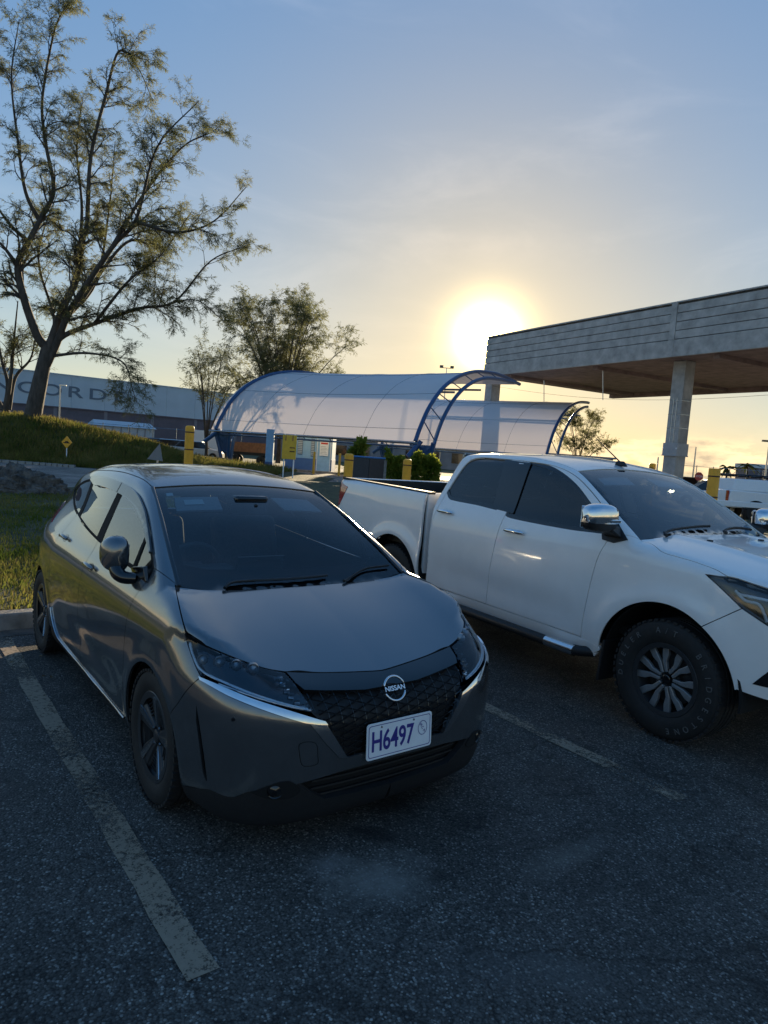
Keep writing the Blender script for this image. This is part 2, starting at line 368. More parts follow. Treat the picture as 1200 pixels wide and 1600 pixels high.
# ================================================================ ground
def asphalt_mat(name, base, dark, speck, stain=True):
    m = bpy.data.materials.new(name); m.use_nodes = True; MATS[name] = m; t = m.node_tree; b = t.nodes['Principled BSDF']; nn = t.nodes.new; lk = t.links.new
    co = nn('ShaderNodeTexCoord'); ob = co.outputs['Object']
    def noise(sc, det=4, rg=.6, dist=0):
        n = nn('ShaderNodeTexNoise'); n.inputs['Scale'].default_value = sc; n.inputs['Detail'].default_value = det; n.inputs['Roughness'].default_value = rg; n.inputs['Distortion'].default_value = dist; lk(ob, n.inputs['Vector']); return n.outputs['Fac']
    def ramp(f, stops):
        r = nn('ShaderNodeValToRGB'); e = r.color_ramp.elements
        while len(e) < len(stops): e.new(.5)
        for q, (p, c) in zip(e, stops): q.position = p; q.color = (*c, 1) if hasattr(c, '__len__') else (c, c, c, 1)
        lk(f, r.inputs['Fac']); return r.outputs['Color']
    def mixc(f, a, c, mode='MIX'):
        x = nn('ShaderNodeMix'); x.data_type = 'RGBA'; x.blend_type = mode
        for k, v in (('Factor', f), ('A', a), ('B', c)):
            if hasattr(v, 'is_linked') or hasattr(v, 'links'): lk(v, x.inputs[k])
            else: x.inputs[k].default_value = v if not hasattr(v, '__len__') else (*v, 1)
        return x.outputs['Result']
    vo = nn('ShaderNodeTexVoronoi'); vo.inputs['Scale'].default_value = 120; lk(ob, vo.inputs['Vector'])          # stones in the binder
    sepc = nn('ShaderNodeSeparateColor'); lk(vo.outputs['Color'], sepc.inputs[0])
    stone = ramp(sepc.outputs[0], [(0, dark), (.55, base), (.86, [c*1.3 for c in base]), (1, speck)])
    gap = ramp(vo.outputs['Distance'], [(.0, 1.0), (.55, .75), (.8, .32)])
    c = mixc(1.0, stone, gap, 'MULTIPLY')
    big = ramp(noise(.55, 5, .6), [(.32, .62), (.5, 1.0), (.7, 1.5)]); c = mixc(.8, c, big, 'MULTIPLY')
    mid = ramp(noise(3.2, 6, .7, .3), [(.35, .7), (.6, 1.15)]); c = mixc(.7, c, mid, 'MULTIPLY')
    if stain:
        # oil spots and dried pale patches
        oil = ramp(noise(2.0, 3, .5, .5), [(.66, 0.0), (.73, .75)]); c = mixc(oil, c, (.010, .010, .011))
        pale = ramp(noise(.9, 6, .65, .8), [(.60, 0.0), (.72, .45)]); c = mixc(pale, c, (.10, .097, .092))
        wn2 = noise(6.5, 7, .75, .6)
        for (sx_, sy_, rx, ry, lo_, hi_, col_, amt) in STAINS:
            sb_ = nn('ShaderNodeVectorMath'); sb_.operation = 'SUBTRACT'; lk(ob, sb_.inputs[0]); sb_.inputs[1].default_value = (sx_, sy_, 0)
            ml = nn('ShaderNodeVectorMath'); ml.operation = 'MULTIPLY'; lk(sb_.outputs[0], ml.inputs[0]); ml.inputs[1].default_value = (1/rx, 1/ry, 0)
            le = nn('ShaderNodeVectorMath'); le.operation = 'LENGTH'; lk(ml.outputs[0], le.inputs[0])
            aa = nn('ShaderNodeMath'); aa.operation = 'MULTIPLY_ADD'; lk(wn2, aa.inputs[0]); aa.inputs[1].default_value = 1.0; hf_ = nn('ShaderNodeMath'); hf_.operation = 'MULTIPLY'; hf_.inputs[1].default_value = .30; lk(le.outputs['Value'], hf_.inputs[0]); lk(hf_.outputs[0], aa.inputs[2])
            c = mixc(ramp(aa.outputs[0], [(0.0, amt), (lo_, amt), (hi_, 0.0)]), c, col_)
    # cracks
    v2 = nn('ShaderNodeTexVoronoi'); v2.feature = 'DISTANCE_TO_EDGE'; v2.inputs['Scale'].default_value = .27
    wob = nn('ShaderNodeTexNoise'); wob.inputs['Scale'].default_value = 2.2; wob.inputs['Detail'].default_value = 8; lk(ob, wob.inputs['Vector'])
    ad = nn('ShaderNodeVectorMath'); ad.operation = 'MULTIPLY_ADD'; lk(wob.outputs['Color'], ad.inputs[0]); ad.inputs[1].default_value = (.9, .9, .9); lk(ob, ad.inputs[2]); lk(ad.outputs[0], v2.inputs['Vector'])
    ck = ramp(v2.outputs['Distance'], [(0.0, .55), (.0022, .35), (.005, 0.0)]); c = mixc(ck, c, (.008, .008, .008))
    lk(c, b.inputs['Base Color']); b.inputs['Roughness'].default_value = .78; b.inputs['Specular IOR Level'].default_value = .35
    rr = ramp(noise(1.4, 4), [(.35, .62), (.65, .9)]); lk(rr, b.inputs['Roughness'])
    h = mixc(1.0, gap, mid, 'MULTIPLY'); bp = nn('ShaderNodeBump'); bp.inputs['Strength'].default_value = .75; bp.inputs['Distance'].default_value = .006; lk(h, bp.inputs['Height'])
    bp2 = nn('ShaderNodeBump'); bp2.invert = True; bp2.inputs['Strength'].default_value = .6; bp2.inputs['Distance'].default_value = .01; lk(ck, bp2.inputs['Height']); lk(bp.outputs[0], bp2.inputs['Normal']); lk(bp2.outputs[0], b.inputs['Normal'])
    return m
def _st(px, py, rx, ry, col, amt): g_ = gnd(px, py); return (g_.x, g_.y, rx, ry, .62, 1.0, col, amt)
STAINS = [(*_st(590,1372,.13,.18,(0,),0)[:4], .55, 1.0, (.23,.215,.195), .7), (*_st(515,1350,.06,.09,(0,),0)[:4], .5, 1.0, (.24,.23,.22), .7), (*_st(880,1340,.06,.22,(0,),0)[:4], .5, 1.0, (.20,.185,.16), .45), (*_st(610,1255,.10,.13,(0,),0)[:4], .5, .9, (.008,.008,.009), .85), (*_st(735,1290,.07,.09,(0,),0)[:4], .5, .9, (.008,.008,.009), .8), (*_st(690,1370,.05,.08,(0,),0)[:4], .5, .9, (.010,.010,.011), .7)]
asph = asphalt_mat('asphalt', (.100, .091, .081), (.043, .039, .035), (.34, .32, .29))
roadm = asphalt_mat('road_asphalt', (.26, .235, .215), (.19, .17, .155), (.36, .34, .32), False)
concm = mat('kerb_concrete', (.20, .19, .175), .85, var=.45, vscale=5, bump=.4, bscale=60)
dirtm = mat('dry_ground', (.105, .085, .05), .95, var=.5, vscale=2.5, bump=.5, bscale=25, col2=(.10, .115, .035))
turf = mat('turf_soil', (.05, .052, .018), .95, var=.5, vscale=3.0, bump=.5, bscale=30, col2=(.085, .085, .03))
g = MB(); g.add([(-1500,-1500,-.03),(1500,-1500,-.03),(1500,1500,-.03),(-1500,1500,-.03)], [(0,1,2,3)]); tag(g.build('ground', dirtm, None, 0), kind='structure')
g = MB(); g.add([(-3.26,-40,0),(40,-40,0),(40,60,0),(-3.26,60,0)], [(0,1,2,3)]); tag(g.build('parking_lot', asph, None, 0), kind='structure')
# road behind the verge
g = MB(); pr = [W(-70,10),W(-70,60),W(60,60),W(60,20)]; g.add([(p.x,p.y,-.012) for p in pr], [(0,3,2,1)]); tag(g.build('road', roadm, None, 0), kind='structure')
# verge: lawn between the bays and the road
far = [gnd(-420,790), gnd(-150,777), gnd(0,773), gnd(115,768), gnd(300,764), gnd(500,757.5), gnd(700,769), gnd(1000,796), gnd(1200,812), gnd(1500,838)]
far = catmull([(p.x, p.y) for p in far], 6)
verge = [(-3.40, far[0][1]), (-3.40, far[-1][1])]+far[::-1] if False else far+[(-3.40, far[-1][1]), (-3.40, far[0][1])]
VZ = lambda x, y: .115+.05*math.sin(x*.35)*math.sin(y*.27+1)*min(1, max(0, (-3.4-x)/2))
Vv, Tt, lo = tri2d(verge, 1.1)
vm = MB(); vm.add([(a, b_, VZ(a, b_)) for a, b_ in Vv], Tt); k0 = len(vm.v); lp = lo[0]
vm.add([(Vv[i][0], Vv[i][1], -.05) for i in lp], []); vm.f += [[lp[i], lp[(i+1) % len(lp)], k0+(i+1) % len(lp), k0+i] for i in range(len(lp))]
tag(vm.build('grass_verge', turf, None, 0), kind='structure')
# kerb stones
kerb = tag(bpy.data.objects.new('kerb', None), kind='structure'); COL.objects.link(kerb); kerb.location = (-3.33, 0, 0)
km = MB(); km.add([(-.08,-.445,-.02),(.075,-.445,-.02),(.055,-.445,.135),(-.08,-.445,.14),(-.08,.445,-.02),(.075,.445,-.02),(.055,.445,.135),(-.08,.445,.14)], [(0,1,2,3),(7,6,5,4),(0,4,5,1),(1,5,6,2),(2,6,7,3),(3,7,4,0)])
random.seed(2); k1 = None
for i in range(-12, 14):
    if k1 is None: k1 = km.build('kerb_stone', concm, kerb, 0, .015); o = k1
    else: o = k1.copy(); COL.objects.link(o); o.parent = kerb
    o.location = (random.uniform(-.008, .008), i*.9, random.uniform(-.006, .004)); o.rotation_euler = (random.uniform(-.006,.006), random.uniform(-.02,.02), random.uniform(-.01,.01))
g = MB(); g.add([(-3.27,-12,.004),(-3.06,-12,.004),(-3.06,14,.004),(-3.27,14,.004)], [(0,1,2,3)]); tag(g.build('gutter', mat('gutter_concrete', (.085,.08,.072), .9, var=.45, vscale=4, bump=.5, bscale=50), None, 0), kind='structure')
# worn bay lines: paint that has flaked off the stones
def line_mat():
    m = bpy.data.materials.new('worn_line_paint'); m.use_nodes = True; t = m.node_tree; b = t.nodes['Principled BSDF']; nn = t.nodes.new; lk = t.links.new
    co = nn('ShaderNodeTexCoord'); n = nn('ShaderNodeTexNoise'); n.inputs['Scale'].default_value = 38; n.inputs['Detail'].default_value = 6; n.inputs['Roughness'].default_value = .75; lk(co.outputs['Object'], n.inputs[0])
    n2 = nn('ShaderNodeTexNoise'); n2.inputs['Scale'].default_value = 2.3; n2.inputs['Detail'].default_value = 4; lk(co.outputs['Object'], n2.inputs[0])
    vo = nn('ShaderNodeTexVoronoi'); vo.inputs['Scale'].default_value = 120; lk(co.outputs['Object'], vo.inputs[0])
    a = nn('ShaderNodeMath'); a.operation = 'MULTIPLY_ADD'; a.inputs[1].default_value = .9; lk(n2.outputs['Fac'], a.inputs[0]); lk(n.outputs['Fac'], a.inputs[2])
    a2 = nn('ShaderNodeMath'); a2.operation = 'MULTIPLY_ADD'; a2.inputs[1].default_value = -.22; lk(vo.outputs['Distance'], a2.inputs[0]); lk(a.outputs[0], a2.inputs[2])
    r = nn('ShaderNodeMapRange'); r.inputs['From Min'].default_value = .69; r.inputs['From Max'].default_value = .90; lk(a2.outputs[0], r.inputs['Value'])
    rc = nn('ShaderNodeValToRGB'); rc.color_ramp.elements[0].color = (.19,.145,.10,1); rc.color_ramp.elements[1].color = (.36,.275,.20,1); lk(n.outputs['Fac'], rc.inputs[0]); lk(rc.outputs[0], b.inputs['Base Color']); b.inputs['Roughness'].default_value = .8
    lk(r.outputs[0], b.inputs['Alpha']); return m
lm = line_mat()
for y, x0, x1 in ((-1.02,-3.04,1.14), (1.55,-3.04,1.32), (4.12,-3.04,1.3), (6.7,-3.04,1.3), (-3.6,-3.04,1.1)):
    g = MB(); n = 24; w = .055
    g.add([(x0+(x1-x0)*i/n, y+s*(w+.004*math.sin(i*2.1+s)), .005) for i in range(n+1) for s in (-1, 1)], [(2*i, 2*i+2, 2*i+3, 2*i+1) for i in range(n)])
    tag(g.build('bay_line', lm, None, 0), kind='structure')
# grass on the verge, dense near the kerb
random.seed(7); rng = np.random.default_rng(7)
def blades(name, pts, hmin, hmax, m, wid=.006, lean=.5):
    n = len(pts); h = rng.uniform(hmin, hmax, n); a = rng.uniform(0, 2*np.pi, n); b2 = rng.uniform(0, 2*np.pi, n); ln = rng.uniform(.1, lean, n)*h
    dx, dy = np.cos(a)*wid, np.sin(a)*wid; lx, ly = np.cos(b2)*ln, np.sin(b2)*ln; P = np.asarray(pts)
    V = np.empty((n, 4, 3)); V[:, 0] = P-np.stack([dx, dy, 0*h], 1); V[:, 1] = P+np.stack([dx, dy, 0*h], 1)
    V[:, 2] = P+np.stack([lx*.4+dx*.7, ly*.4+dy*.7, h*.6], 1); V[:, 3] = P+np.stack([lx, ly, h], 1)
    V = V.reshape(-1, 3); i = np.arange(n)*4; T = np.stack([i, i+1, i+2, i, i+2, i+3], 1).reshape(-1, 3)
    me = bpy.data.meshes.new(name); me.vertices.add(len(V)); me.vertices.foreach_set('co', V.ravel()); me.loops.add(T.size); me.loops.foreach_set('vertex_index', T.ravel().astype(np.int32)); me.polygons.add(len(T)); me.polygons.foreach_set('loop_start', np.arange(0, T.size, 3, dtype=np.int32)); me.update(calc_edges=True); me.validate(); me.materials.append(m)
    o = bpy.data.objects.new(name, me); COL.objects.link(o); return o
def leaf_mat(name, c1_, c2_, tr=.45, sc=.7):
    m = bpy.data.materials.new(name); m.use_nodes = True; MATS[name] = m; t = m.node_tree; t.nodes.clear(); nn = t.nodes.new; lk = t.links.new
    o = nn('ShaderNodeOutputMaterial'); d = nn('ShaderNodeBsdfDiffuse'); s = nn('ShaderNodeBsdfTranslucent'); x = nn('ShaderNodeMixShader'); x.inputs[0].default_value = tr
    co = nn('ShaderNodeTexCoord'); n = nn('ShaderNodeTexNoise'); n.inputs['Scale'].default_value = sc; n.inputs['Detail'].default_value = 5; lk(co.outputs['Object'], n.inputs[0])
    r = nn('ShaderNodeValToRGB'); r.color_ramp.elements[0].position = .35; r.color_ramp.elements[1].position = .65; r.color_ramp.elements[0].color = (*c1_, 1); r.color_ramp.elements[1].color = (*c2_, 1); lk(n.outputs['Fac'], r.inputs[0])
    lk(r.outputs[0], d.inputs[0]); lk(r.outputs[0], s.inputs[0]); lk(d.outputs[0], x.inputs[1]); lk(s.outputs[0], x.inputs[2]); lk(x.outputs[0], o.inputs[0]); return m
grassm = leaf_mat('grass_blades', (.085,.12,.022), (.21,.205,.05), .45, 1.2)
drym = leaf_mat('dry_grass_blades', (.11,.10,.03), (.20,.17,.06), .4, .6)
pts = []
fp = np.array(verge)
c = np.concatenate([np.stack([-3.42-rng.exponential(3.0, 90000), rng.uniform(-9, 3.5, 90000)], 1), np.stack([rng.uniform(-15.5, -5, 50000), rng.uniform(-7, 4, 50000)], 1)]); c = c[(c[:, 0] > -16) & inpoly(c, fp)]
cl = np.array([math.sin(x*1.7+math.sin(y*2.3)*1.3)*math.sin(y*1.9+x*.6) for x, y in c]); c = c[rng.uniform(-1.1, .9, len(c)) < cl+.35]
dr_ = rng.uniform(0, 1, len(c)) < .22+.25*np.sin(c[:, 0]*.9+c[:, 1]*1.3)
tag(blades('dry_grass', [(x, y, VZ(x, y)-.01) for x, y in c[dr_]], .03, .08, drym, .009), 'dry straw-coloured grass mixed into the verge behind the kerb', 'grass', kind='stuff'); c = c[~dr_]
tag(blades('grass', [(x, y, VZ(x, y)-.01) for x, y in c], .03, .085, grassm, .009), 'short patchy green grass on the verge behind the kerb', 'grass', kind='stuff')
# fallen leaves and grit along the kerb
lf = MB(); leafm = mat('dead_leaf', (.16,.10,.045), .8, var=.5, vscale=6)
for i in range(420):
    x, y = (-3.2+random.expovariate(1.6), random.uniform(-5, 4)) if random.random() < .6 else (-3.45-random.expovariate(.5), random.uniform(-8, 2))
    z = .008 if x > -3.25 else VZ(x, y)+.03
    if -3.25 > x > -3.42: continue
    a = random.uniform(0, 6.28); s = random.uniform(.010, .028); M = Matrix.Translation((x, y, z)) @ Matrix.Rotation(a, 4, 'Z') @ Matrix.Rotation(random.uniform(-.5, .5), 4, 'X')
    lf.add([(-s,0,0),(0,-s*.45,.003),(s,0,0),(0,s*.45,.003)], [(0,1,2,3)], M)
tag(lf.build('leaf_litter', leafm, None, 0), 'scattered dry leaves along the kerb and verge', 'leaves', kind='stuff')
# mound across the road
def crest(r): return float(np.interp(r, [-60,-30,-21,-17.7,-15.9,-14.3,-13.0,-11.5,-9,-5], [2.3,2.35,2.25,1.95,1.6,1.28,.95,.6,.25,0]))
def mz(r, d): return crest(r*39.5/max(d, 36.0))*float(sstep(np.array(d), 31.6, 39.5))*(1-.55*float(sstep(np.array(d), 46, 62)))+.06*math.sin(r*.9+d*.5)*min(1, max(0, (d-32)/4))
mm = MB(); nr, nd = 60, 34; rs = np.linspace(-60, -3, nr); ds = np.linspace(31.4, 70, nd)
mm.add([tuple(W(r, d+.12*max(0, r+14)**1.5*.6 if r > -14 else d, mz(r, d)-.008)) for r in rs for d in ds], [(i*nd+j, (i+1)*nd+j, (i+1)*nd+j+1, i*nd+j+1) for i in range(nr-1) for j in range(nd-1)])
tag(mm.build('grassy_mound', turf, None, 60), kind='structure')
q = []
for i in range(70000):
    d = 31.7+rng.exponential(5.0); r = rng.uniform(-27, -6)
    if d > 46: continue
    dd = d+.072*max(0, r+14)**1.5 if r > -14 else d
    p = W(r, dd, mz(r, d)-.02); q.append((p.x, p.y, p.z))
q = np.array(q); sel = rng.uniform(0, 1, len(q)) < .35
tag(blades('mound_grass', q[~sel], .10, .26, grassm, .022), 'rough green grass covering the mound across the road', 'grass', kind='stuff')
tag(blades('dry_mound_grass', q[sel], .15, .40, drym, .018), 'dry yellow grass tufts standing on the mound across the road', 'grass', kind='stuff')
# far kerb in front of the mound
fk = tag(bpy.data.objects.new('far_kerb', None), kind='structure'); COL.objects.link(fk); fk.location = W(-20, 31.3)
path = [W(-26,31.2),W(-20,31.2),W(-16.5,31.1),W(-14.2,31.0)]; path = [Vector(p) for p in catmull([tuple(p) for p in path], 8)]
wk = mat('pale_kerb', (.24,.23,.21), .85, var=.55, vscale=1.2, bump=.3)
for a, b_ in zip(path[:-1], path[1:]):
    L_ = (b_-a).length; an = math.atan2(b_.y-a.y, b_.x-a.x); k_ = MB(); k_.box(-L_/2+.02,L_/2-.02,-.09,.09,-.02,.12); o = k_.build('kerb_stone', wk, fk, 0, .02); o.location = (a+b_)/2-fk.location; o.rotation_euler = (0,0,an)
# ================================================================ grey hatchback
VIEWS['RT'] = ((0, S2, -S2), (1, 0, 0), (0, S2, S2))
VIEWS['FT'] = ((-S2, 0, -S2), (0, 1, 0), (-S2, 0, S2))
def conv(B_, uv, a, b):
    d, u, v = (np.array(q, float) for q in VIEWS[b]); P = B_.proj(uv, a); return [tuple(p) for p in np.stack([P@u, P@v], 1)]
paint = mat('grey_metallic_paint', (0.17, 0.177, 0.185), 0.19, 0.8, coat=1.0, var=0.06, vscale=900)
chrome = mat('chrome', (0.75, 0.76, 0.78), 0.08, 1.0, var=0.03, vscale=30)
satin = mat('satin_silver', (0.42, 0.43, 0.45), 0.25, 1.0, var=0.05, vscale=60)
gblack = mat('gloss_black_plastic', (0.006, 0.006, 0.007), 0.12, coat=0.6, var=0.1, vscale=50)
mblack = mat('matt_black_plastic', (0.012, 0.012, 0.013), 0.55, var=0.25, vscale=60, bump=0.1, bscale=300)
vblack = mat('dark_void', (0.003, 0.003, 0.003), 0.9, var=0.2, vscale=10)
rubber = mat('tyre_rubber', (0.012, 0.012, 0.012), 0.72, var=0.35, vscale=25, bump=0.15, bscale=200)
rimdark = mat('dark_alloy', (0.045, 0.047, 0.05), 0.35, 0.35, var=0.1, vscale=40)
rimbright = mat('machined_alloy', (0.30, 0.31, 0.32), 0.3, 0.5, var=0.1, vscale=60)
seatm = mat('seat_fabric', (0.05, 0.05, 0.053), 0.85, var=0.2, vscale=60, bump=0.15, bscale=300)
dashm = mat('dash_plastic', (0.035, 0.035, 0.037), 0.6, var=0.15, vscale=60)
wglass = glass_mat('windscreen_glass', (0.82, 0.88, 0.90), 1.25)
sglass = glass_mat('side_glass', (0.76, 0.80, 0.80), 1.6)
tglass = glass_mat('tinted_glass', (0.15, 0.16, 0.17), 1.5)
lens = glass_mat('lamp_lens', (0.85, 0.9, 0.95), 1.0)
smoke = glass_mat('smoked_visor', (0.22, 0.24, 0.27), 1.6)
redlens = mat('red_lamp', (0.35, 0.01, 0.012), 0.15, coat=1.0, var=0.1, vscale=30)
whitep = mat('plate_white', (0.78, 0.80, 0.82), 0.4, var=0.04, vscale=20)
platblue = mat('plate_blue', (0.03, 0.025, 0.22), 0.45, var=0.08, vscale=80)
whitelight = mat('daytime_light_guide', (0.80, 0.86, 0.90), 0.2, var=0.05, vscale=40, coat=0.5)

n_W = ptab([(-3.22,.64),(-3.1,.73),(-2.95,.785),(-2.6,.832),(-2.2,.8475),(0.1,.8475),(.3,.84),(.45,.82),(.56,.79),(.64,.745),(.70,.69),(.76,.59),(.79,.5),(.83,.3)], .02)
n_dz = ptab([(.05,.16),(.12,.10),(.17,.065),(.22,.042),(.3,.022),(.45,.008),(.6,.001),(.70,0),(.80,.004),(.87,.018),(.93,.042),(.98,.070),(1.02,.088),(1.1,.120),(1.2,.162),(1.3,.205),(1.42,.262),(1.52,.33),(1.6,.39)], .018)
n_Xf = ptab([(0,.812),(.2,.809),(.38,.797),(.5,.777),(.6,.742),(.7,.678),(.78,.59),(.83,.47),(.87,.28),(.95,-.2)], .03)
n_dxf = ptab([(.05,.15),(.12,.085),(.17,.05),(.24,.03),(.35,.012),(.45,.003),(.55,0),(.62,.008),(.67,.026),(.71,.055),(.76,.12),(.85,.24)], .012)
n_Zh = ptab([(.9,.50),(.84,.575),(.78,.64),(.72,.685),(.66,.715),(.5,.783),(.34,.842),(.2,.885),(0,.938),(-.1,.962),(-.2,.983),(-.5,1.03),(-.7,1.05)], .03)
n_rise = ptab([(0,0),(.3,.004),(.45,.012),(.58,.026),(.68,.044),(.8,.058),(.9,.06)], .03)
n_Zw = ptab([(1.2,.2),(.3,.76),(0,.95),(-.1,1.012),(-.2,1.072),(-.3,1.132),(-.5,1.240),(-.75,1.358),(-.97,1.443),(-1.2,1.498),(-1.6,1.53),(-2.1,1.508),(-2.6,1.440),(-2.95,1.365),(-3.3,1.28)], .04)
n_Xr = ptab([(.1,-3.08),(.25,-3.14),(.5,-3.2),(.9,-3.205),(1.0,-3.185),(1.1,-3.14),(1.25,-3.05),(1.36,-2.98),(1.5,-2.9)], .02)
def noteF(P):
    x, y, z = P[:, 0], np.abs(P[:, 1]), P[:, 2]
    gh = sstep(z, .93, 1.2)
    Ys = n_W(x)-n_dz(z)-gh*.07*sstep(-x, 1.3, 3.0)
    # scooped lower doors and a crisp shoulder, wheel-arch swell
    zz = .40+.05*sstep(-x, .4, 2.0)
    Ys = Ys-.014*np.exp(-((z-zz)/.085)**2)*sstep(-x, .42, .75)*sstep(x, -2.15, -1.85)
    for cx in (0., -2.58):
        r = np.hypot(x-cx, z-.31); Ys = Ys+.010*np.exp(-((r-.37)/.055)**2)
    side = (y-Ys)*.96
    zh = n_Zh(x)+n_rise(y)*sstep(x, -.5, .1)-.02*sstep(y, .8, .9)
    zw = n_Zw(x)-(.018+.02*sstep(-x, .8, 1.3))*(y/.56)**2.2-.055*sstep(x, -.6, -.1)*np.clip(1-(y/.69)**2, 0, 1)+.018*sstep(x, -.6, -.1)*(y/.69)**2
    top = np.minimum((z-zh)*.93, (z-zw)*(.87+.12*sstep(-x, .8, 1.2)))
    fr = (x-(n_Xf(y)-n_dxf(z)))*.95
    rr = (n_Xr(z)+.11*(y/.72)**3-x)*.97
    a = smax(side, top, .045+.03*sstep(-x, 1.0, 1.6)); a = smax(a, fr, .06); a = smax(a, rr, .09)
    return smax(a, .12-z, .04)
NB = Body(noteF)
c1 = lambda x, y: (x/3, 680+y/3)
c2 = lambda x, y: (230+x/2.66667, 720+y/2.66667)
c3 = lambda x, y: (250+x/2.18182, 950+y/2.18182)
c4 = lambda x, y: (x/3.42857, 840+y/3.42857)
car = thing('hatchback_car', 'dark grey metallic hatchback with plate H6497 parked nose out in the foreground bay', 'car')
FA, RA, WR, AR = (0.0, .31), (-2.58, .31), .314, .352
# ---- side panels
DLOb = [(-.30,1.0),(-.65,1.005),(-1.3,1.04),(-1.9,1.09),(-2.3,1.135),(-2.6,1.185),(-2.78,1.24)]
DLOt = [(-2.78,1.24),(-2.62,1.30),(-2.4,1.345),(-2.1,1.378),(-1.7,1.396),(-1.35,1.39),(-1.05,1.362),(-.8,1.30),(-.5,1.165),(-.30,1.055)]
zb = ptab(DLOb); zt = ptab(DLOt)
wsedge = [(-.10,-.69),(-.3,-.662),(-.6,-.612),(-.94,-.556)]
roofedge = [(-.94,-.556),(-1.4,-.552),(-2.0,-.54),(-2.5,-.522),(-2.9,-.50)]
cv = lambda pts, a='R': conv(NB, catmull(pts, 5) if len(pts) > 2 else lin(pts[0], pts[1], 6) if len(pts) == 2 else pts, a, 'RT')
RTo = lambda P: on(P, 'RT')
HS3 = NB.curve([c1(822,702), c1(832,760), c1(846,830), c1(870,928)])                 # bonnet to wing seam
HT3 = NB.curve([c3(85,90), c3(140,122), c3(250,168), c3(340,197), c3(430,217)])      # bonnet to lamp
HO3 = NB.curve([c3(85,90), c3(100,140), c3(120,195), c3(140,236)])                   # lamp outer edge
seamtop = on(HO3[-1:], 'R')[0]
BS3 = NB.proj(lin(seamtop, (AR*math.cos(R(37)), FA[1]+AR*math.sin(R(37))), 8), 'R')   # wing to bumper
wc = NB.proj([wsedge[0]], 'T')
fend = poly(RTo(HS3), RTo(HO3), RTo(BS3), cv(arc(FA[0], FA[1], AR, 37, 178, 24)), cv([(-.352,.30),(-.36,.225),(-.42,.22)]), cv([(-.42,.22),(-.415,.45),(-.385,.75),(-.34,.93),(-.30,1.0)]), cv([(-.30,1.0),(-.30,1.055)]), RTo(wc))
NB.panel('front_fender', fend, 'RT', paint, car, .028, .002, mirror=True)
fdoor = chain([(-.42,.222),(-.415,.45),(-.385,.75),(-.34,.93),(-.30,1.0)], DLOb[:2]+[(-1.0,1.02),(-1.33,1.042)], [(-1.33,1.042),(-1.335,.9),(-1.37,.6),(-1.36,.222)], [(-1.36,.222),(-.42,.222)])
rdoor = chain([(-1.36,.222),(-1.37,.6),(-1.335,.9),(-1.33,1.042)], [(-1.33,1.042),(-1.6,1.063),(-1.9,1.09),(-2.12,1.115)], [(-2.12,1.115),(-2.18,.98),(-2.24,.85),(-2.23,.72),(-2.19,.62)], [p for p in arc(RA[0], RA[1], AR+.06, 48, 5, 8)], [(-2.165,.345),(-2.10,.25),(-2.02,.222)], [(-2.02,.222),(-1.36,.222)])
doorsF = NB.panel('front_door', fdoor, 'R', paint, car, .028, .0025, mirror=True)
doorsR = NB.panel('rear_door', rdoor, 'R', paint, car, .028, .0025, mirror=True)
# rear quarter wraps to the hatch
qtr = poly(cv([(-2.12,1.115),(-2.18,.98),(-2.24,.85),(-2.23,.72),(-2.19,.62)]), cv([p for p in arc(RA[0], RA[1], AR+.06, 48, 5, 8)]), cv([(-2.165,.345),(-2.15,.29),(-2.228,.29)]), cv(arc(RA[0], RA[1], AR, -2, 182, 24)), cv([(-2.94,.28),(-3.02,.26),(-3.08,.42),(-3.08,.9),(-3.04,1.05),(-2.96,1.16)]), cv([(-2.96,1.16),(-2.86,1.25),(-2.78,1.24)]), cv(DLOb[::-1][:4]+[(-2.12,1.115)]))
NB.panel('rear_quarter', qtr, 'RT', paint, car, .03, .002, mirror=True)
# pillar and cant rail between glass, roof and windscreen
rail = poly(RTo(wc), cv([(-.30,1.055)]), cv(DLOt[::-1]), cv([(-2.78,1.24),(-2.86,1.25),(-2.97,1.19)]), cv([(-2.97,1.19)]), cv([(-2.9,-.50)], 'T'), cv(roofedge[::-1], 'T'), cv(wsedge[::-1], 'T'))
NB.panel('roof_side_rail', rail, 'RT', paint, car, .016, .0015, mirror=True)
roofpts = roofedge+[(-2.93,-.3),(-2.95,0)]
roof_o = roofedge+[(-2.93,-.3),(-2.95,0),(-2.93,.3)]+[(x,-y) for x, y in roofedge[::-1]]+[(-.955,.3),(-.965,0),(-.955,-.3)]
roofo = NB.panel('roof', roof_o, 'T', paint, car, .045, .003)[0]
fin = MB(); fin.prism([(0,0),(.16,0),(.15,.012),(.03,.06),(0,.055)], -.012, .012, Matrix.Translation((-2.75,0,1.405)) @ Matrix.Rotation(R(90), 4, 'X')); fin.build('antenna_fin', paint, roofo, 60, .006)
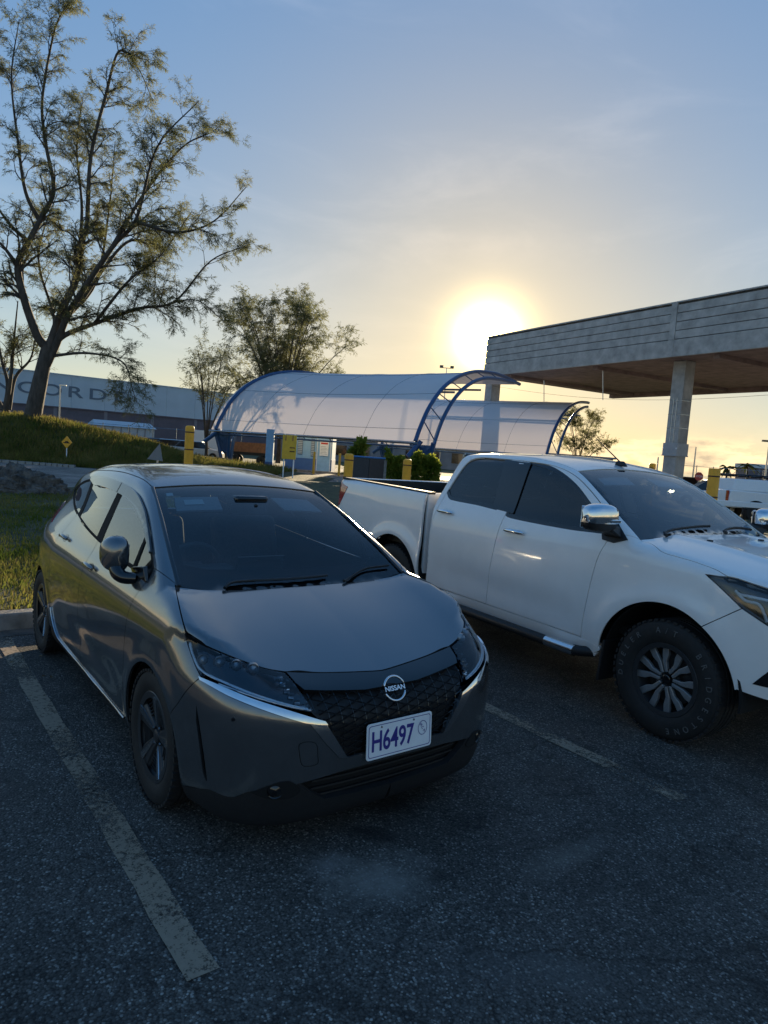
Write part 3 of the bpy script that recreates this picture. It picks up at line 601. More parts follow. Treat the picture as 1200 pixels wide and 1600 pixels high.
# ---- glass
NB.panel('front_quarter_glass', chain([(-.34,1.012),(-.55,1.014)], [(-.55,1.014),(-.585,1.18)], [(-.585,1.18),(-.45,1.115),(-.34,1.055)], [(-.34,1.055),(-.34,1.012)]), 'R', sglass, car, .04, .004, off=-.008, hem=.004, mirror=True)
wf = chain([(-.60,1.02),(-1.0,1.032),(-1.27,1.05)], [(-1.27,1.05),(-1.315,1.378)], [(-1.315,1.378),(-1.05,1.35),(-.83,1.295),(-.62,1.205)], [(-.62,1.205),(-.60,1.02)])
wr = chain([(-1.40,1.058),(-1.7,1.082),(-2.02,1.115)], [(-2.02,1.115),(-2.08,1.25),(-2.16,1.352)], [(-2.16,1.352),(-1.9,1.376),(-1.65,1.382),(-1.415,1.38)], [(-1.415,1.38),(-1.40,1.058)])
wq = chain([(-2.12,1.125),(-2.35,1.155),(-2.6,1.20),(-2.74,1.243)], [(-2.74,1.243),(-2.58,1.295),(-2.4,1.33),(-2.24,1.352)], [(-2.24,1.352),(-2.17,1.25),(-2.12,1.125)])
for nm, o_ in (('front_window', wf), ('rear_window', wr), ('rear_quarter_glass', wq)): NB.panel(nm, o_, 'R', sglass, car, .04, 0, off=-.006, hem=.004, mirror=True)
dlo = chain(DLOb, DLOt)[:]
holes = [wf, wr, wq, chain([(-.34,1.012),(-.55,1.014)], [(-.55,1.014),(-.585,1.18)], [(-.585,1.18),(-.45,1.115),(-.34,1.055)], [(-.34,1.055),(-.34,1.012)])]
NB.panel('window_frame', shrink(dlo, .002), 'R', mat('window_rubber', (.008,.008,.009), .7, spec=.15, var=.15, vscale=40), car, .03, 0, off=-.004, hem=.01, mirror=True, holes=holes)
# smoked rain visors over the side windows
for nm, lo, hi in (('rain_visor', -1.345, -.40), ('rain_visor', -2.2, -1.36)):
    xs = np.linspace(hi, lo, 26); up = [(x, float(zt(x))+.008) for x in xs]
    dn = [(x, float(zt(x))-.050*(min(1, (hi-x)/.4) if hi > -.5 else min(1, .25+(x-lo)/.25))-.004) for x in xs[::-1]]
    NB.panel(nm, up+dn, 'R', smoke, car, .03, 0, off=.018, hem=.014, mirror=True)
ws = [(x, y+.003) for x, y in wsedge]+[(-.955,-.3),(-.965,0)]
ws_o = ws+[(x,-y) for x, y in ws[:-1][::-1]]+[(-.07,.45),(-.08,.2),(-.08,-.2),(-.07,-.45)]
ins = [(-.25,-.61),(-.5,-.577),(-.86,-.515),(-.885,-.48),(-.9,-.25),(-.905,0)]
ins_o = ins+[(x,-y) for x, y in ins[:-1][::-1]]+[(-.225,.5),(-.225,.2),(-.225,-.2),(-.225,-.5)]
wsg = NB.panel('windscreen', shrink(ws_o, .003), 'T', wglass, car, .05, 0, off=-.006, hem=.005)[0]
NB.panel('windscreen_border', shrink(ws_o, .004), 'T', gblack, wsg, .04, 0, off=-.0095, hem=0, holes=[ins_o])
ringA = wsedge
NB.strip('windscreen_moulding', ringA, 'T', gblack, car, .012, off=-.002, mirror=True)
# ---- bonnet
ed = [tuple(p[:2]) for p in NB.curve([c3(430,217), c3(490,219), c3(560,220), c3(650,218), c3(745,214)])]; ed = [p for p in ed if p[1] < -.03]+[(ed[-1][0], -.0001)]
half = [wsedge[0]]+[tuple(p[:2]) for p in HS3]+[tuple(p[:2]) for p in HT3[1:]]+ed[1:]
hb = poly(half, [(x,-y) for x, y in half[::-1]], [(-.086,.6),(-.084,.4),(-.088,.2),(-.09,0),(-.088,-.2),(-.084,-.4),(-.086,-.6)])
# bonnet creases run from the screen corners to the lamps
def bonnet_warp(P):
    y = np.abs(P[:, 1]); yc = .60-.20*sstep(P[:, 0], -.1, .7)
    return .007*np.exp(-((y-yc)/.05)**2)*sstep(P[:, 0], -.1, .05)-.006*np.exp(-((y-yc-.12)/.07)**2)
NB.panel('bonnet', hb, 'T', paint, car, .03, .003, mirror=False, warp=bonnet_warp)
NB.panel('bonnet_shadow_gap', [(max(x, -.045), y) for x, y in shrink(hb, -.012)], 'T', vblack, car, .05, 0, off=-.02, hem=0)
# ---- front end, outlines read as (y, z) from the right half
F_ = lambda px: NB.uv(px, 'F')
hl_px = [c3(85,90), c3(140,122), c3(250,168), c3(340,197), c3(430,217)]
hl_in = [c3(430,217), c3(462,255), c3(500,312), c3(529,353)]
hl_lo = [c3(529,353), c3(440,338), c3(320,302), c3(200,252), c3(145,222)]
hl_ou = [c3(145,222), c3(118,185), c3(100,140), c3(85,90)]
U = lambda px: NB.uv(catmull(px, 5) if len(px) > 2 else lin(px[0], px[1], 6) if len(px) == 2 else px, 'FR')
hl_o = poly(on(HT3, 'FR'), U(hl_in), U(hl_lo), U([hl_lo[-1], c3(140,236)]), on(HO3[::-1], 'FR'))
lamps = NB.panel('headlight', shrink(hl_o, .002), 'FR', gblack, car, .02, 0, off=-.022, hem=0, mirror=True)
for k, lp in enumerate(lamps):
    sg = 1 if k == 0 else -1
    def addp(ob):
        keep = ob[k]; other = ob[1-k]; bpy.data.objects.remove(other); return keep
    addp(NB.panel('lens', shrink(hl_o, .003), 'FR', lens, lp, .03, 0, off=.001, hem=.02, mirror=True))
    addp(NB.strip('light_guide', catmull(U([c3(100,118), c3(112,165), c3(140,212), c3(210,248), c3(320,293), c3(430,327), c3(505,344)]), 5), 'FR', whitelight, lp, .0055, off=-.006, mirror=True))
    addp(NB.strip('light_guide', catmull(U([c3(200,258), c3(320,302), c3(440,336), c3(515,349)]), 5), 'FR', satin, lp, .004, off=-.002, mirror=True))
    for (px, py) in ((150,185), (205,195), (262,206), (320,218)):
        P = NB.hit([c3(px, py)]); nn = NB.nrm(P)[0]; P = P[0]-np.array([.035,-.012,0]); fw = Vector((.92,-.38,0)).normalized()
        M = Matrix.Translation((P[0], P[1]*sg, P[2])) @ Vector((fw.x, fw.y*sg, 0)).to_track_quat('Z', 'Y').to_matrix().to_4x4()
        MB().lathe([(.0005,.022),(.010,.020),(.017,.013),(.020,.004),(.026,.010),(.027,-.01)], 16, M).build('projector', rimbright, lp, 50)
    for i, (px, py) in enumerate(((415,240),(425,262),(440,285),(455,305),(475,325),(492,338))):
        P = NB.hit([c3(px, py)])[0]
        MB().box(-.012,.004,-.012,.010,-.006,.006, Matrix.Translation((P[0]-.016, P[1]*sg, P[2]-.004)) @ Matrix.Rotation(R(-25*sg), 4, 'Z')).build('reflector', chrome, lp, 0)
# chrome blades
chr_o = poly(U([c3(136,234), c3(190,258), c3(300,305), c3(420,345), c3(530,378), c3(561,386)]), U([c3(561,386), c3(569,399), c3(553,406)]), U([c3(553,406), c3(480,388), c3(360,350), c3(240,302), c3(140,246)]), U([c3(140,246), c3(136,234)]))
NB.panel('chrome_trim', chr_o, 'FR', chrome, car, .014, 0, off=.010, hem=.02, mirror=True)
v_o = chain(F_([c3(512,396), c3(553,406), c3(569,400)]), F_([c3(569,400), c3(605,455), c3(638,509)]), F_([c3(638,509), c3(610,509)]), F_([c3(610,509), c3(560,455), c3(512,396)]))
NB.panel('grille_side_trim', v_o, 'F', satin, car, .014, 0, off=.006, hem=.02, mirror=True)
# black upper bar and patterned grille
ub = F_([c3(432,219), c3(520,222), c3(600,222)]); ub = [p for p in ub if p[0] < -.12]
ubl = F_([c3(462,255), c3(492,279), c3(560,281), c3(640,280), c3(700,278)]); ubl = [p for p in ubl if p[0] < -.03]
ubz = float(ubl[-1][1])
hedge = ed
tohalf = conv(NB, [(x+.004, y) for x, y in hedge], 'T', 'FT'); bohalf = conv(NB, [(y, z) for y, z in ubl]+[(-.0001, ubz-.001)], 'F', 'FT')
up_o = mirror_uv(tohalf[::-1]+bohalf)
NB.panel('upper_grille_bar', up_o, 'FT', gblack, car, .022, 0, off=.001, hem=.02)
gh_ = F_([c3(475,270), c3(529,353), c3(569,402), c3(638,510)])
gr_o = mirror_uv([(-.0001, ubz+.006)]+[(y, z+.006) for y, z in ubl[1:][::-1]]+gh_+[(-.0001, gh_[-1][1]-.006)])
gri = NB.panel('grille', gr_o, 'F', mblack, car, .03, 0, off=-.03, hem=0)[0]
bars = MB(); gp = np.array(gr_o)
def barline(p0, p1, rad):
    t = np.linspace(0, 1, 40); Q = np.outer(1-t, p0)+np.outer(t, p1); ok = inpoly(Q, gr_o); run = []
    segs = []
    for q, k in zip(Q, ok):
        if k: run.append(q)
        elif len(run) > 2: segs.append(run); run = []
        else: run = []
    if len(run) > 2: segs.append(run)
    for r_ in segs:
        P = NB.proj(np.array(r_), 'F'); Nn = NB.nrm(P); bars.tube([tuple(p) for p in P-Nn*.012], rad, 4)
for i in range(-14, 22):
    barline((-.62, .28+i*.034), (.62, .28+i*.034+.40), .0035); barline((-.62, .28+i*.034+.40), (.62, .28+i*.034), .0035)
for i in range(-9, 10): barline((i*.055, .36), (i*.055*1.1, .70), .002)
bars.build('grille_mesh', gblack, gri, 40)
# bumper: middle bar and two corners
kz = gh_[-1]
bar_o = mirror_uv([(-.0001, kz[1]+.002), (kz[0], kz[1]+.004), (-.47,.404), (-.47,.346), (-.3,.362), (-.0001,.368)])
pb = [c3(140,247), c3(240,303), c3(360,351), c3(480,389), c3(512,397), c3(560,455), c3(610,509)]
FRc = lambda pts, v: conv(NB, pts, v, 'FR')
crn = poly(U(pb), FRc(lin(gh_[-1], (-.2, kz[1]+.002), 3), 'F'), FRc([(-.2,.366),(-.3,.362),(-.483,.343)], 'F'), U([c3(300,627), c3(238,645), c3(165,618)]), FRc([(.352*.97, .232)], 'R'), FRc(arc(FA[0], FA[1], AR, -12, 37, 10), 'R'), on(BS3[::-1], 'FR'))
slot = U([c3(124,330), c3(138,420), c3(152,520), c3(160,590), c3(146,560), c3(134,470), c3(122,380)])
bmp = NB.panel('front_bumper', crn, 'FR', paint, car, .022, .001, hem=.012, mirror=True, holes=[slot])
NB.panel('bumper_bar', mirror_uv([(-.0001, kz[1]+.001), (-.21, kz[1]+.001), (-.21,.366), (-.0001,.369)]), 'F', paint, car, .03, 0, off=-.0006, hem=.012)
NB.panel('front_shade_backing', mirror_uv([(-.0001,.60),(-.5,.62),(-.66,.66),(-.7,.20),(-.0001,.17)]), 'F', vblack, car, .06, 0, off=-.045, hem=0)  # black sheet behind the nose, its colour stands in for shade in the openings
NB.panel('corner_shade_backing', conv(NB, [(.02,.9),(.33,.86),(.5,.7),(.6,.3),(.33,.2),(.34,.30)]+arc(0,.31,AR+.01,5,88,8), 'R', 'FR'), 'FR', vblack, car, .05, 0, off=-.03, hem=0, mirror=True)  # black sheet behind the bumper corner, paints shade into the seams
for k, b_ in enumerate(bmp):
    sg = 1 if k == 0 else -1
    P = NB.hit([c3(478,462), c3(530,460), c3(538,505), c3(535,532), c3(488,538), c3(476,500)])
    loop = [Vector((p[0], p[1]*sg, p[2]))+Vector((n_[0], n_[1]*sg, n_[2]))*.0005 for p, n_ in zip(P, NB.nrm(P))]
    if k == 0: mb = MB(); lp_ = catmull([tuple(v) for v in loop], 4, True); mb.tube(lp_+[lp_[0]], .0016, 4); mb.build('tow_cap_seam', vblack, b_, 60)
    Ps = NB.hit([c3(250,380)])[0]; MB().lathe([(.0005,.004),(.008,.003),(.009,-.004)], 12, Matrix.Translation((Ps[0], Ps[1]*sg, Ps[2])) @ Vector((.7,-.7*sg,0)).to_track_quat('Z','Y').to_matrix().to_4x4()).build('parking_sensor', gblack, b_)
# lower intake, fog lamp pockets and lip
il = F_([c3(460,578), c3(510,625), c3(560,652)])
NB.panel('lower_intake', mirror_uv([(-.0001,.366),(-.3,.360)]+il+[(-.0001, il[-1][1]-.012)]), 'F', vblack, car, .03, 0, off=-.05, hem=0)
isl = MB()
for zq in (.325, .29, .255):
    P = NB.proj(np.array([(yy, zq) for yy in np.linspace(-.40, .40, 24)]), 'F'); isl.tube([(p[0]-.035, p[1], p[2]) for p in P], .006, 4)
isl.build('intake_slat', mblack, car)
lipu = conv(NB, [(-.0001, il[-1][1]-.012)]+il[::-1], 'F', 'FR')
lip_r = poly(conv(NB, [(.0, il[-1][1]-.012)]+il[::-1], 'F', 'FR')+U([c3(300,627), c3(238,645), c3(165,618)]), U([c3(165,618)])+conv(NB, [(.341,.225),(.345,.165)], 'R', 'FR'), conv(NB, [(.345,.165),(.5,.160),(.6,.155)], 'R', 'FR')+conv(NB, [(-.6,.150),(-.4,.145),(-.2,.143),(0,.142)], 'F', 'FR'))
lips = NB.panel('front_lip', lip_r, 'FR', mblack, car, .03, 0, off=-.002, hem=.03, mirror=True)
fog = U([c3(310,628), c3(380,602), c3(440,590), c3(478,620), c3(440,648), c3(370,650)])
for k, f_ in enumerate(NB.panel('fog_lamp_pocket', catmull(fog, 4, True), 'FR', vblack, car, .02, 0, off=.003, hem=.01, mirror=True)):
    sg = 1 if k == 0 else -1; P = NB.hit([c3(395,622)])[0]
    MB().lathe([(.0005,.016),(.018,.013),(.030,.004),(.034,.008),(.036,-.01)], 20, Matrix.Translation((P[0]-.006, P[1]*sg, P[2])) @ Vector((.95,-.3*sg,0)).to_track_quat('Z','Y').to_matrix().to_4x4())  .build('fog_lamp', gblack, f_, 50)
# arch flare blade behind the lip, side sill and chrome strip
sill = chain([(-.355,.225),(-.42,.22),(-1.36,.22),(-2.02,.22),(-2.13,.26)], [(-2.13,.26),(-2.17,.30),(-2.215,.24),(-2.20,.16)], [(-2.20,.16),(-.36,.155)], [(-.36,.155),(-.355,.225)])
NB.panel('side_sill', sill, 'R', mblack, car, .04, .001, hem=.03, mirror=True)
NB.strip('sill_chrome_strip', catmull([(-.46,.236),(-1.2,.240),(-1.9,.246),(-2.05,.27),(-2.13,.36),(-2.16,.44)], 6), 'R', satin, car, .0065, off=.004, mirror=True)
NB.panel('side_shade_backing', chain([(-.43,.2),(-.3,.98)], [(-.3,.98),(-1.3,1.02),(-2.2,1.1)], [(-2.2,1.1),(-3.0,1.12),(-3.05,.3),(-2.95,.25)], [(p[0], p[1]) for p in arc(RA[0],RA[1],AR+.012,175,5,14)], [(-2.2,.2),(-.43,.2)]), 'R', vblack, car, .06, 0, off=-.03, hem=0, mirror=True)  # black sheet added behind the doors so the panel gaps look dark
# ---- rear end (mostly unseen)
hatch = mirror_uv([(-.0001,1.34),(-.42,1.32),(-.55,1.16),(-.66,1.06),(-.66,.55),(-.5,.45),(-.0001,.45)])
hatch = [(-a, b) for a, b in hatch]
ht_ = NB.panel('tailgate', hatch, 'B', paint, car, .05, .003, holes=[[(-a, b) for a, b in mirror_uv([(-.0001,1.30),(-.39,1.28),(-.51,1.12),(-.49,1.06),(-.0001,1.05)])]])[0]
NB.panel('rear_glass', [(-a, b) for a, b in mirror_uv([(-.0001,1.31),(-.40,1.29),(-.52,1.12),(-.5,1.05),(-.0001,1.04)])], 'B', sglass, ht_, .06, 0, off=.003, hem=.004)
rb = NB.panel('rear_bumper', [(-a, b) for a, b in mirror_uv([(-.0001,.44),(-.5,.44),(-.72,.60),(-.72,.22),(-.0001,.2)])], 'B', paint, car, .05, .002)
tl_o = cv([(-2.72,.985),(-2.84,1.0),(-2.98,1.03),(-3.05,1.04),(-3.06,1.10),(-2.97,1.12),(-2.84,1.07)])
NB.panel('tail_lamp', tl_o, 'RT', redlens, car, .02, 0, off=.006, hem=.02, mirror=True)
# ---- mirrors
mirror_px = [c1(505,500), c1(560,485), c1(598,510), c1(612,570), c1(600,610), c1(560,625), c1(515,622), c1(490,580), c1(488,535)]
def wing_mirror(sg, cx, cy, cz, mcap, parent, sy=1.0, sz=1.0, yaw=0, base=None, lowm=None):
    mb = MB(); n, m = 20, 14; v = []; f = []
    for j in range(m+1):
        a = math.pi*j/m; yy = -math.cos(a)*.105*sy; rr = math.sin(a)**.55
        for i in range(n):
            b = 2*math.pi*i/n; ex = math.copysign(abs(math.cos(b))**.75, math.cos(b)); ez = math.copysign(abs(math.sin(b))**.75, math.sin(b))
            dx = .075 if ex > 0 else .045
            v.append((ex*dx*rr, yy*sg, ez*.085*sz*rr*(1-.12*(yy/.105 if sg < 0 else yy/.105))))
    for j in range(m):
        for i in range(n): q = [j*n+i, j*n+(i+1) % n, (j+1)*n+(i+1) % n, (j+1)*n+i]; f.append(q if sg > 0 else q[::-1])
    mb.add(v, f, Matrix.Translation((cx, cy*sg, cz)) @ Matrix.Rotation(R(yaw*sg), 4, 'Z'))
    o = mb.build('wing_mirror', mcap, parent, 80)
    g = MB(); g.box(-.046,-.041,-.062*sy,.062*sy,-.045*sz,.045*sz, Matrix.Translation((cx, cy*sg, cz)) @ Matrix.Rotation(R(yaw*sg), 4, 'Z')); g.build('mirror_glass', chrome, o, 0, .003)
    return o
for sg in (-1, 1):                                  # folded back against the doors
    mx_ = -.60 if sg < 0 else -.70; mo = wing_mirror(sg, mx_, .845 if sg < 0 else .825, 1.085 if sg < 0 else 1.07, paint, car, .80, 1.12, 74)
    s_ = MB(); ap = catmull([(mx_+.03, .85*sg, 1.035), (mx_+.065, .852*sg, .995), (mx_+.10, .83*sg, .975), (mx_+.15, .775*sg, .975)], 5); s_.tube(ap, [.042-.014*i/len(ap) for i in range(len(ap))], 14); s_.build('mirror_arm', gblack, mo, 70)
    t_ = MB(); t_.prism([(-.30,.985),(-.52,.995),(-.55,1.02),(-.33,1.06)], -.012, .012, Matrix.Translation((0,.775*sg,0)) @ Matrix.Rotation(R(90), 4, 'X')); t_.build('mirror_base', gblack, mo, 40, .006)
# ---- door handles
for doors, hx, hz in ((doorsF, -1.22, .905), (doorsR, -2.03, .965)):
    for k, d_ in enumerate(doors):
        sg = -1 if k == 0 else 1
        pts = [(hx-.095+.19*i/8, hz+.010*math.sin(math.pi*i/8)) for i in range(9)]
        P = NB.proj(np.array(pts), 'R'); 
        hb_ = MB(); hb_.tube([(p[0], (abs(p[1])+.030*math.sin(math.pi*min(1,max(0,.08+.84*i/8)))**.5)*sg, p[2]) for i, p in enumerate(P)], [.008]+[.0135]*7+[.008], 10); hb_.build('handle', paint, d_, 70)
        Pc = NB.proj(np.array([(hx+.01+.055*math.cos(a), hz-.004+.024*math.sin(a)) for a in np.linspace(0, 2*math.pi, 14, endpoint=False)]), 'R')
        c_ = MB(); c_.add([(p[0], (abs(p[1])+.0015)*sg, p[2]) for p in Pc], [list(range(14)) if sg < 0 else list(range(14))[::-1]]); c_.build('handle_recess', gblack, d_, 0)
# ---- wipers
for pts in ([(-.085,-.46),(-.125,-.38),(-.138,-.10),(-.142,.18)], [(-.085,.26),(-.12,.34),(-.155,.46),(-.15,.62)]):
    P = NB.proj(np.array(catmull(pts, 4)), 'T'); w_ = MB(); w_.tube([(p[0], p[1], p[2]+.013) for p in P], [.009]*3+[.007]*(len(P)-3), 6); wp = w_.build('wiper', mblack, car, 60)
cw = MB(); cw.box(-.17,.0,-.62,.62,.86,.915); cw.build('scuttle', mblack, car, 0, .01)
# ---- plate and badge
py_ = .0; pm = thing('number_plate', None, None); pm.parent = car
PC = NB.proj(np.array([(0,.47)]), 'F')[0]; tilt = R(4)
PM = frame((.818,0,.472), (0,1,0), (-math.sin(tilt),0,math.cos(tilt)), (math.cos(tilt),0,math.sin(tilt)))
def rrect(w, h, r, n=5):
    out = []
    for cx, cy, a in ((w/2-r,h/2-r,0),(-w/2+r,h/2-r,90),(-w/2+r,-h/2+r,180),(w/2-r,-h/2+r,270)): out += arc(cx, cy, r, a, a+90, n)
    return out
bpy.data.objects.remove(pm)
plo = MB().prism(rrect(.365,.158,.014), -.004, 0, PM).build('number_plate', whitep, car, 40)
bd = MB(); q = rrect(.347,.140,.012); q2 = rrect(.341,.134,.010); n_ = len(q)
bd.add([(x,y,.0012) for x, y in q]+[(x,y,.0012) for x, y in q2], [(i,(i+1) % n_,n_+(i+1) % n_,n_+i) for i in range(n_)], PM); bd.build('plate_border', platblue, plo, 0)
text_mesh('plate_characters', 'H6497', .124, platblue, plo, PM @ Matrix.Translation((-.042,-.006,.0012)), .0006, .70, bold=.0020)
rg = MB(); cx, cy = .128, .012
for r0, r1 in ((.027,.0248), (.0262,.0262)):
    pass
A_ = [(cx+.027*math.cos(a), cy+.033*math.sin(a), .0014) for a in np.linspace(0,2*math.pi,28,endpoint=False)]; B2 = [(cx+.0245*math.cos(a), cy+.030*math.sin(a), .0014) for a in np.linspace(0,2*math.pi,28,endpoint=False)]
rg.add(A_+B2, [(i,(i+1) % 28,28+(i+1) % 28,28+i) for i in range(28)], PM); rg.build('plate_seal', platblue, plo, 0)
for k_, (ch, dx, dy) in enumerate((('M',-.010,.014),('C',.0,.0),('A',.010,-.014))): text_mesh('plate_seal_letter', ch, .019, platblue, plo, PM @ Matrix.Translation((cx+dx, cy+dy, .0014)) @ Matrix.Rotation(R(-40),4,'Z'), .0004)
for dx in (-.105, .075): MB().lathe([(.0005,.004),(.004,.0035),(.0055,0)], 10, PM @ Matrix.Translation((dx,.058,0))).build('plate_screw', satin, plo)
EP = NB.proj(np.array([(0,.667)]), 'F')[0]; te = R(28)
EM = frame((EP[0]+.010,0,.665), (0,1,0), (-math.sin(te),0,math.cos(te)), (math.cos(te),0,math.sin(te)))
em = MB(); 
for a0, a1 in ((18,162),(198,342)):
    em.tube([(x, y, .004) for x, y in [(.057*math.cos(R(a)), .054*math.sin(R(a))) for a in np.linspace(a0,a1,20)]], [.0035]+[.0055]*18+[.0035], 8)
em.v = [tuple(EM @ Vector(v)) for v in em.v]; emo = em.build('emblem', chrome, gri, 60)
text_mesh('emblem_letters', 'NISSAN', .030, chrome, emo, EM @ Matrix.Translation((0,0,.006)), .002, 1.12, bold=.0006)
MB().lathe([(.0005,.0),(.010,-.002),(.012,-.012)], 14, Matrix.Translation((EP[0]+.028,0,.595)) @ Matrix.Rotation(R(90),4,'Y')).build('front_camera', gblack, gri)
# ---- wheels
def tyre_mesh(Rr, w, rr, tread=36):
    h = Rr-rr; prof = [(rr-.004,-w*.40),(rr+.004,-w*.43),(rr+h*.25,-w*.485),(rr+h*.5,-w*.50),(rr+h*.78,-w*.475),(Rr-.012,-w*.43),(Rr-.003,-w*.38),(Rr,-w*.30)]
    for g in (-.16, 0, .16): prof += [(Rr,w*(g-.035)),(Rr-.007,w*(g-.03)),(Rr-.007,w*(g+.03)),(Rr,w*(g+.035))]
    prof += [(a, -b) for a, b in prof[:8][::-1]]
    return prof
def make_wheel(parent, loc, flip, Rr, w, rr, style):
    wl = thing('wheel', None, None, loc); wl.parent = parent; wl.rotation_euler = (0, R(random.uniform(-30, 30)) if style == 'n' else R(8), 0 if not flip else math.pi)
    A = Matrix.Rotation(R(90), 4, 'X')             # lathe axis -> -y is outboard
    ty = MB(); ty.lathe(tyre_mesh(Rr, w, rr), 56, A); t = ty.build('tyre', rubber, wl, 50)
    bl = MB()                                      # shoulder blocks
    nb = 52
    for k in range(nb):
        a = 2*math.pi*k/nb
        for s in (-1, 1): bl.box(Rr-.012, Rr+.0015, -.014 if style == 't' else -.012, .014 if style == 't' else .012, s*w*.40-.016, s*w*.40+.016, A @ Matrix.Rotation(a+(.03*s), 4, 'Z'))
    bl.build('tread_block', rubber, t, 0)['kind'] = 'stuff'
    ri = MB(); ri.lathe([(rr-.03,w*.42),(rr,w*.44),(rr+.004,w*.42),(rr-.004,w*.36),(rr-.03,w*.2),(rr-.035,-w*.3),(rr-.002,-w*.42),(rr-.03,-w*.40)], 48, A)
    r_ = ri.build('rim', rimdark, wl, 40); MB().lathe([(.0005,w*.02),(rr-.03,w*.02)], 32, A).build('wheel_back', vblack, wl, 40)
    zo = w*.37
    if style == 'n':
        for k in range(5):
            M = A @ Matrix.Rotation(2*math.pi*k/5, 4, 'Z')
            sp = MB(); sp.add([(.040,-.026,zo-.028),(.040,.026,zo-.028),(rr-.006,.070,zo-.002),(rr-.006,-.070,zo-.002),(.040,-.020,zo-.010),(.040,.020,zo-.010),(rr-.006,.048,zo+.010),(rr-.006,-.048,zo+.010)], [(0,1,2,3)[::-1],(4,5,6,7),(0,1,5,4),(1,2,6,5),(2,3,7,6),(3,0,4,7)], M); sp.build('spoke', rimdark, r_, 0, .004)
            w1 = MB(); w1.add([(.05,-.013,zo-.006),(.05,.004,zo-.006),(rr-.014,.006,zo+.0145),(rr-.014,-.030,zo+.0145),(.05,-.014,zo-.02),(.05,.006,zo-.02),(rr-.014,.010,zo),(rr-.014,-.034,zo)], [(0,1,2,3),(0,4,5,1),(1,5,6,2),(2,6,7,3),(3,7,4,0)], M); w1.build('spoke_face', satin, r_, 0)
            fn = MB()
            for j in range(5):
                rj = .105+j*.017; hw = .025+.55*(rj-.09)*.6
                M2 = A @ Matrix.Rotation(2*math.pi*(k+.5)/5, 4, 'Z'); fn.box(rj-.0022, rj+.0022, -hw, hw, zo-.03, zo-.008, M2)
            fn.build('aero_fin', rimdark, r_, 0)
        nl = 4
    else:
        for k in range(6):
            for s in (-1, 1):
                M = A @ Matrix.Rotation(2*math.pi*k/6+s*.012, 4, 'Z')
                y0, y1, y2 = s*.004, s*.030, s*.070
                p = [(.045,y0),(.045,s*.024),(.11,s*.032),(.15,s*.058),(rr-.006,s*.080),(rr-.006,s*.034),(.160,s*.016),(.12,s*.005)]
                if s < 0: p = p[::-1]
                sp = MB(); sp.prism(p, zo-.03, zo-.006, M); v = sp.v; sp.build('spoke', rimbright, r_, 0, .004)
        nl = 6
    hc = MB(); hc.lathe([(.0005,zo-.001),(.022,zo-.002),(.030,zo-.006),(.034,zo-.02),(.06,zo-.026),(.066,zo-.04)], 28, A); hc.build('centre_cap', gblack if style == 't' else rimdark, r_, 40)
    for k in range(nl):
        a = 2*math.pi*(k+.5)/nl; rn = .050 if style == 'n' else .068
        nu = MB(); nu.lathe([(.0005,zo-.006),(.007,zo-.007),(.009,zo-.014),(.009,zo-.04)], 6, A @ Matrix.Translation((rn*math.cos(a), rn*math.sin(a), 0))); nu.build('lug_nut', satin, r_, 0)
    bk = MB(); bk.lathe([(.0005,w*.10),(rr*.72,w*.10),(rr*.72,w*.05),(.0005,w*.05)], 32, A); bk.build('brake_disc', rimdark, wl, 40)
    return wl
random.seed(4)
for cx in (FA[0], RA[0]):
    for sg in (-1, 1):
        make_wheel(car, (cx, .742*sg, WR), sg > 0, WR, .185, .208, 'n')
        wl_ = MB(); wl_.lathe([(AR+.012,-.24),(AR+.012,.095),(AR+.0,.10)], 24, Matrix.Translation((cx,.72*sg,.31)) @ Matrix.Rotation(R(90) if sg < 0 else R(-90),4,'X') , a0=R(-5), a1=R(185)) if sg < 0 else wl_.lathe([(AR+.012,-.24),(AR+.012,.095),(AR+.0,.10)], 24, Matrix.Translation((cx,.72*sg,.31)) @ Matrix.Rotation(R(-90),4,'X'), a0=R(175), a1=R(365))
        wl_.lathe([(.0005,-.24),(AR+.012,-.24)], 24, Matrix.Translation((cx,.72*sg,.31)) @ Matrix.Rotation(R(90) if sg < 0 else R(-90),4,'X'))
        wl_.build('wheel_arch_liner', vblack, car, 40)
# ---- floor pan and cabin
fl = MB(); fl.box(-3.0,.62,-.62,.62,.17,.24); fl.box(-2.2,-.42,-.76,.76,.17,.26); fl.build('floor_pan', vblack, car, 0)
MB().box(-.50,-.16,-.70,.70,.45,.90).build('bulkhead', vblack, car, 0)
db = MB(); db.prism([(-.22,.89),(-.34,.92),(-.62,.945),(-.70,.90),(-.70,.55),(-.12,.55)], -.69, .69, Matrix.Rotation(R(90),4,'X')); db.build('dashboard', dashm, car, 0, .03, 3)
db2 = MB(); db2.box(-.74,-.62,-.60,-.16,.93,.985); db2.build('instrument_hood', dashm, car, 0, .02)
db3 = MB(); db3.box(-.70,-.67,-.12,.20,.93,1.03); db3.build('screen', gblack, car, 0, .006)
stw = MB(); SM = Matrix.Translation((-.82,-.36,.93)) @ Matrix.Rotation(R(-66),4,'Y'); pts = [tuple(SM @ Vector((.185*math.cos(a), .185*math.sin(a), 0))) for a in np.linspace(0,2*math.pi,33)]; stw.tube(pts, .016, 8, False)
stw.box(-.06,.05,-.07,.07,-.03,.02, SM); stw.box(-.02,.02,-.18,.18,-.01,.01, SM); stw.build('steering_wheel', dashm, car, 50)
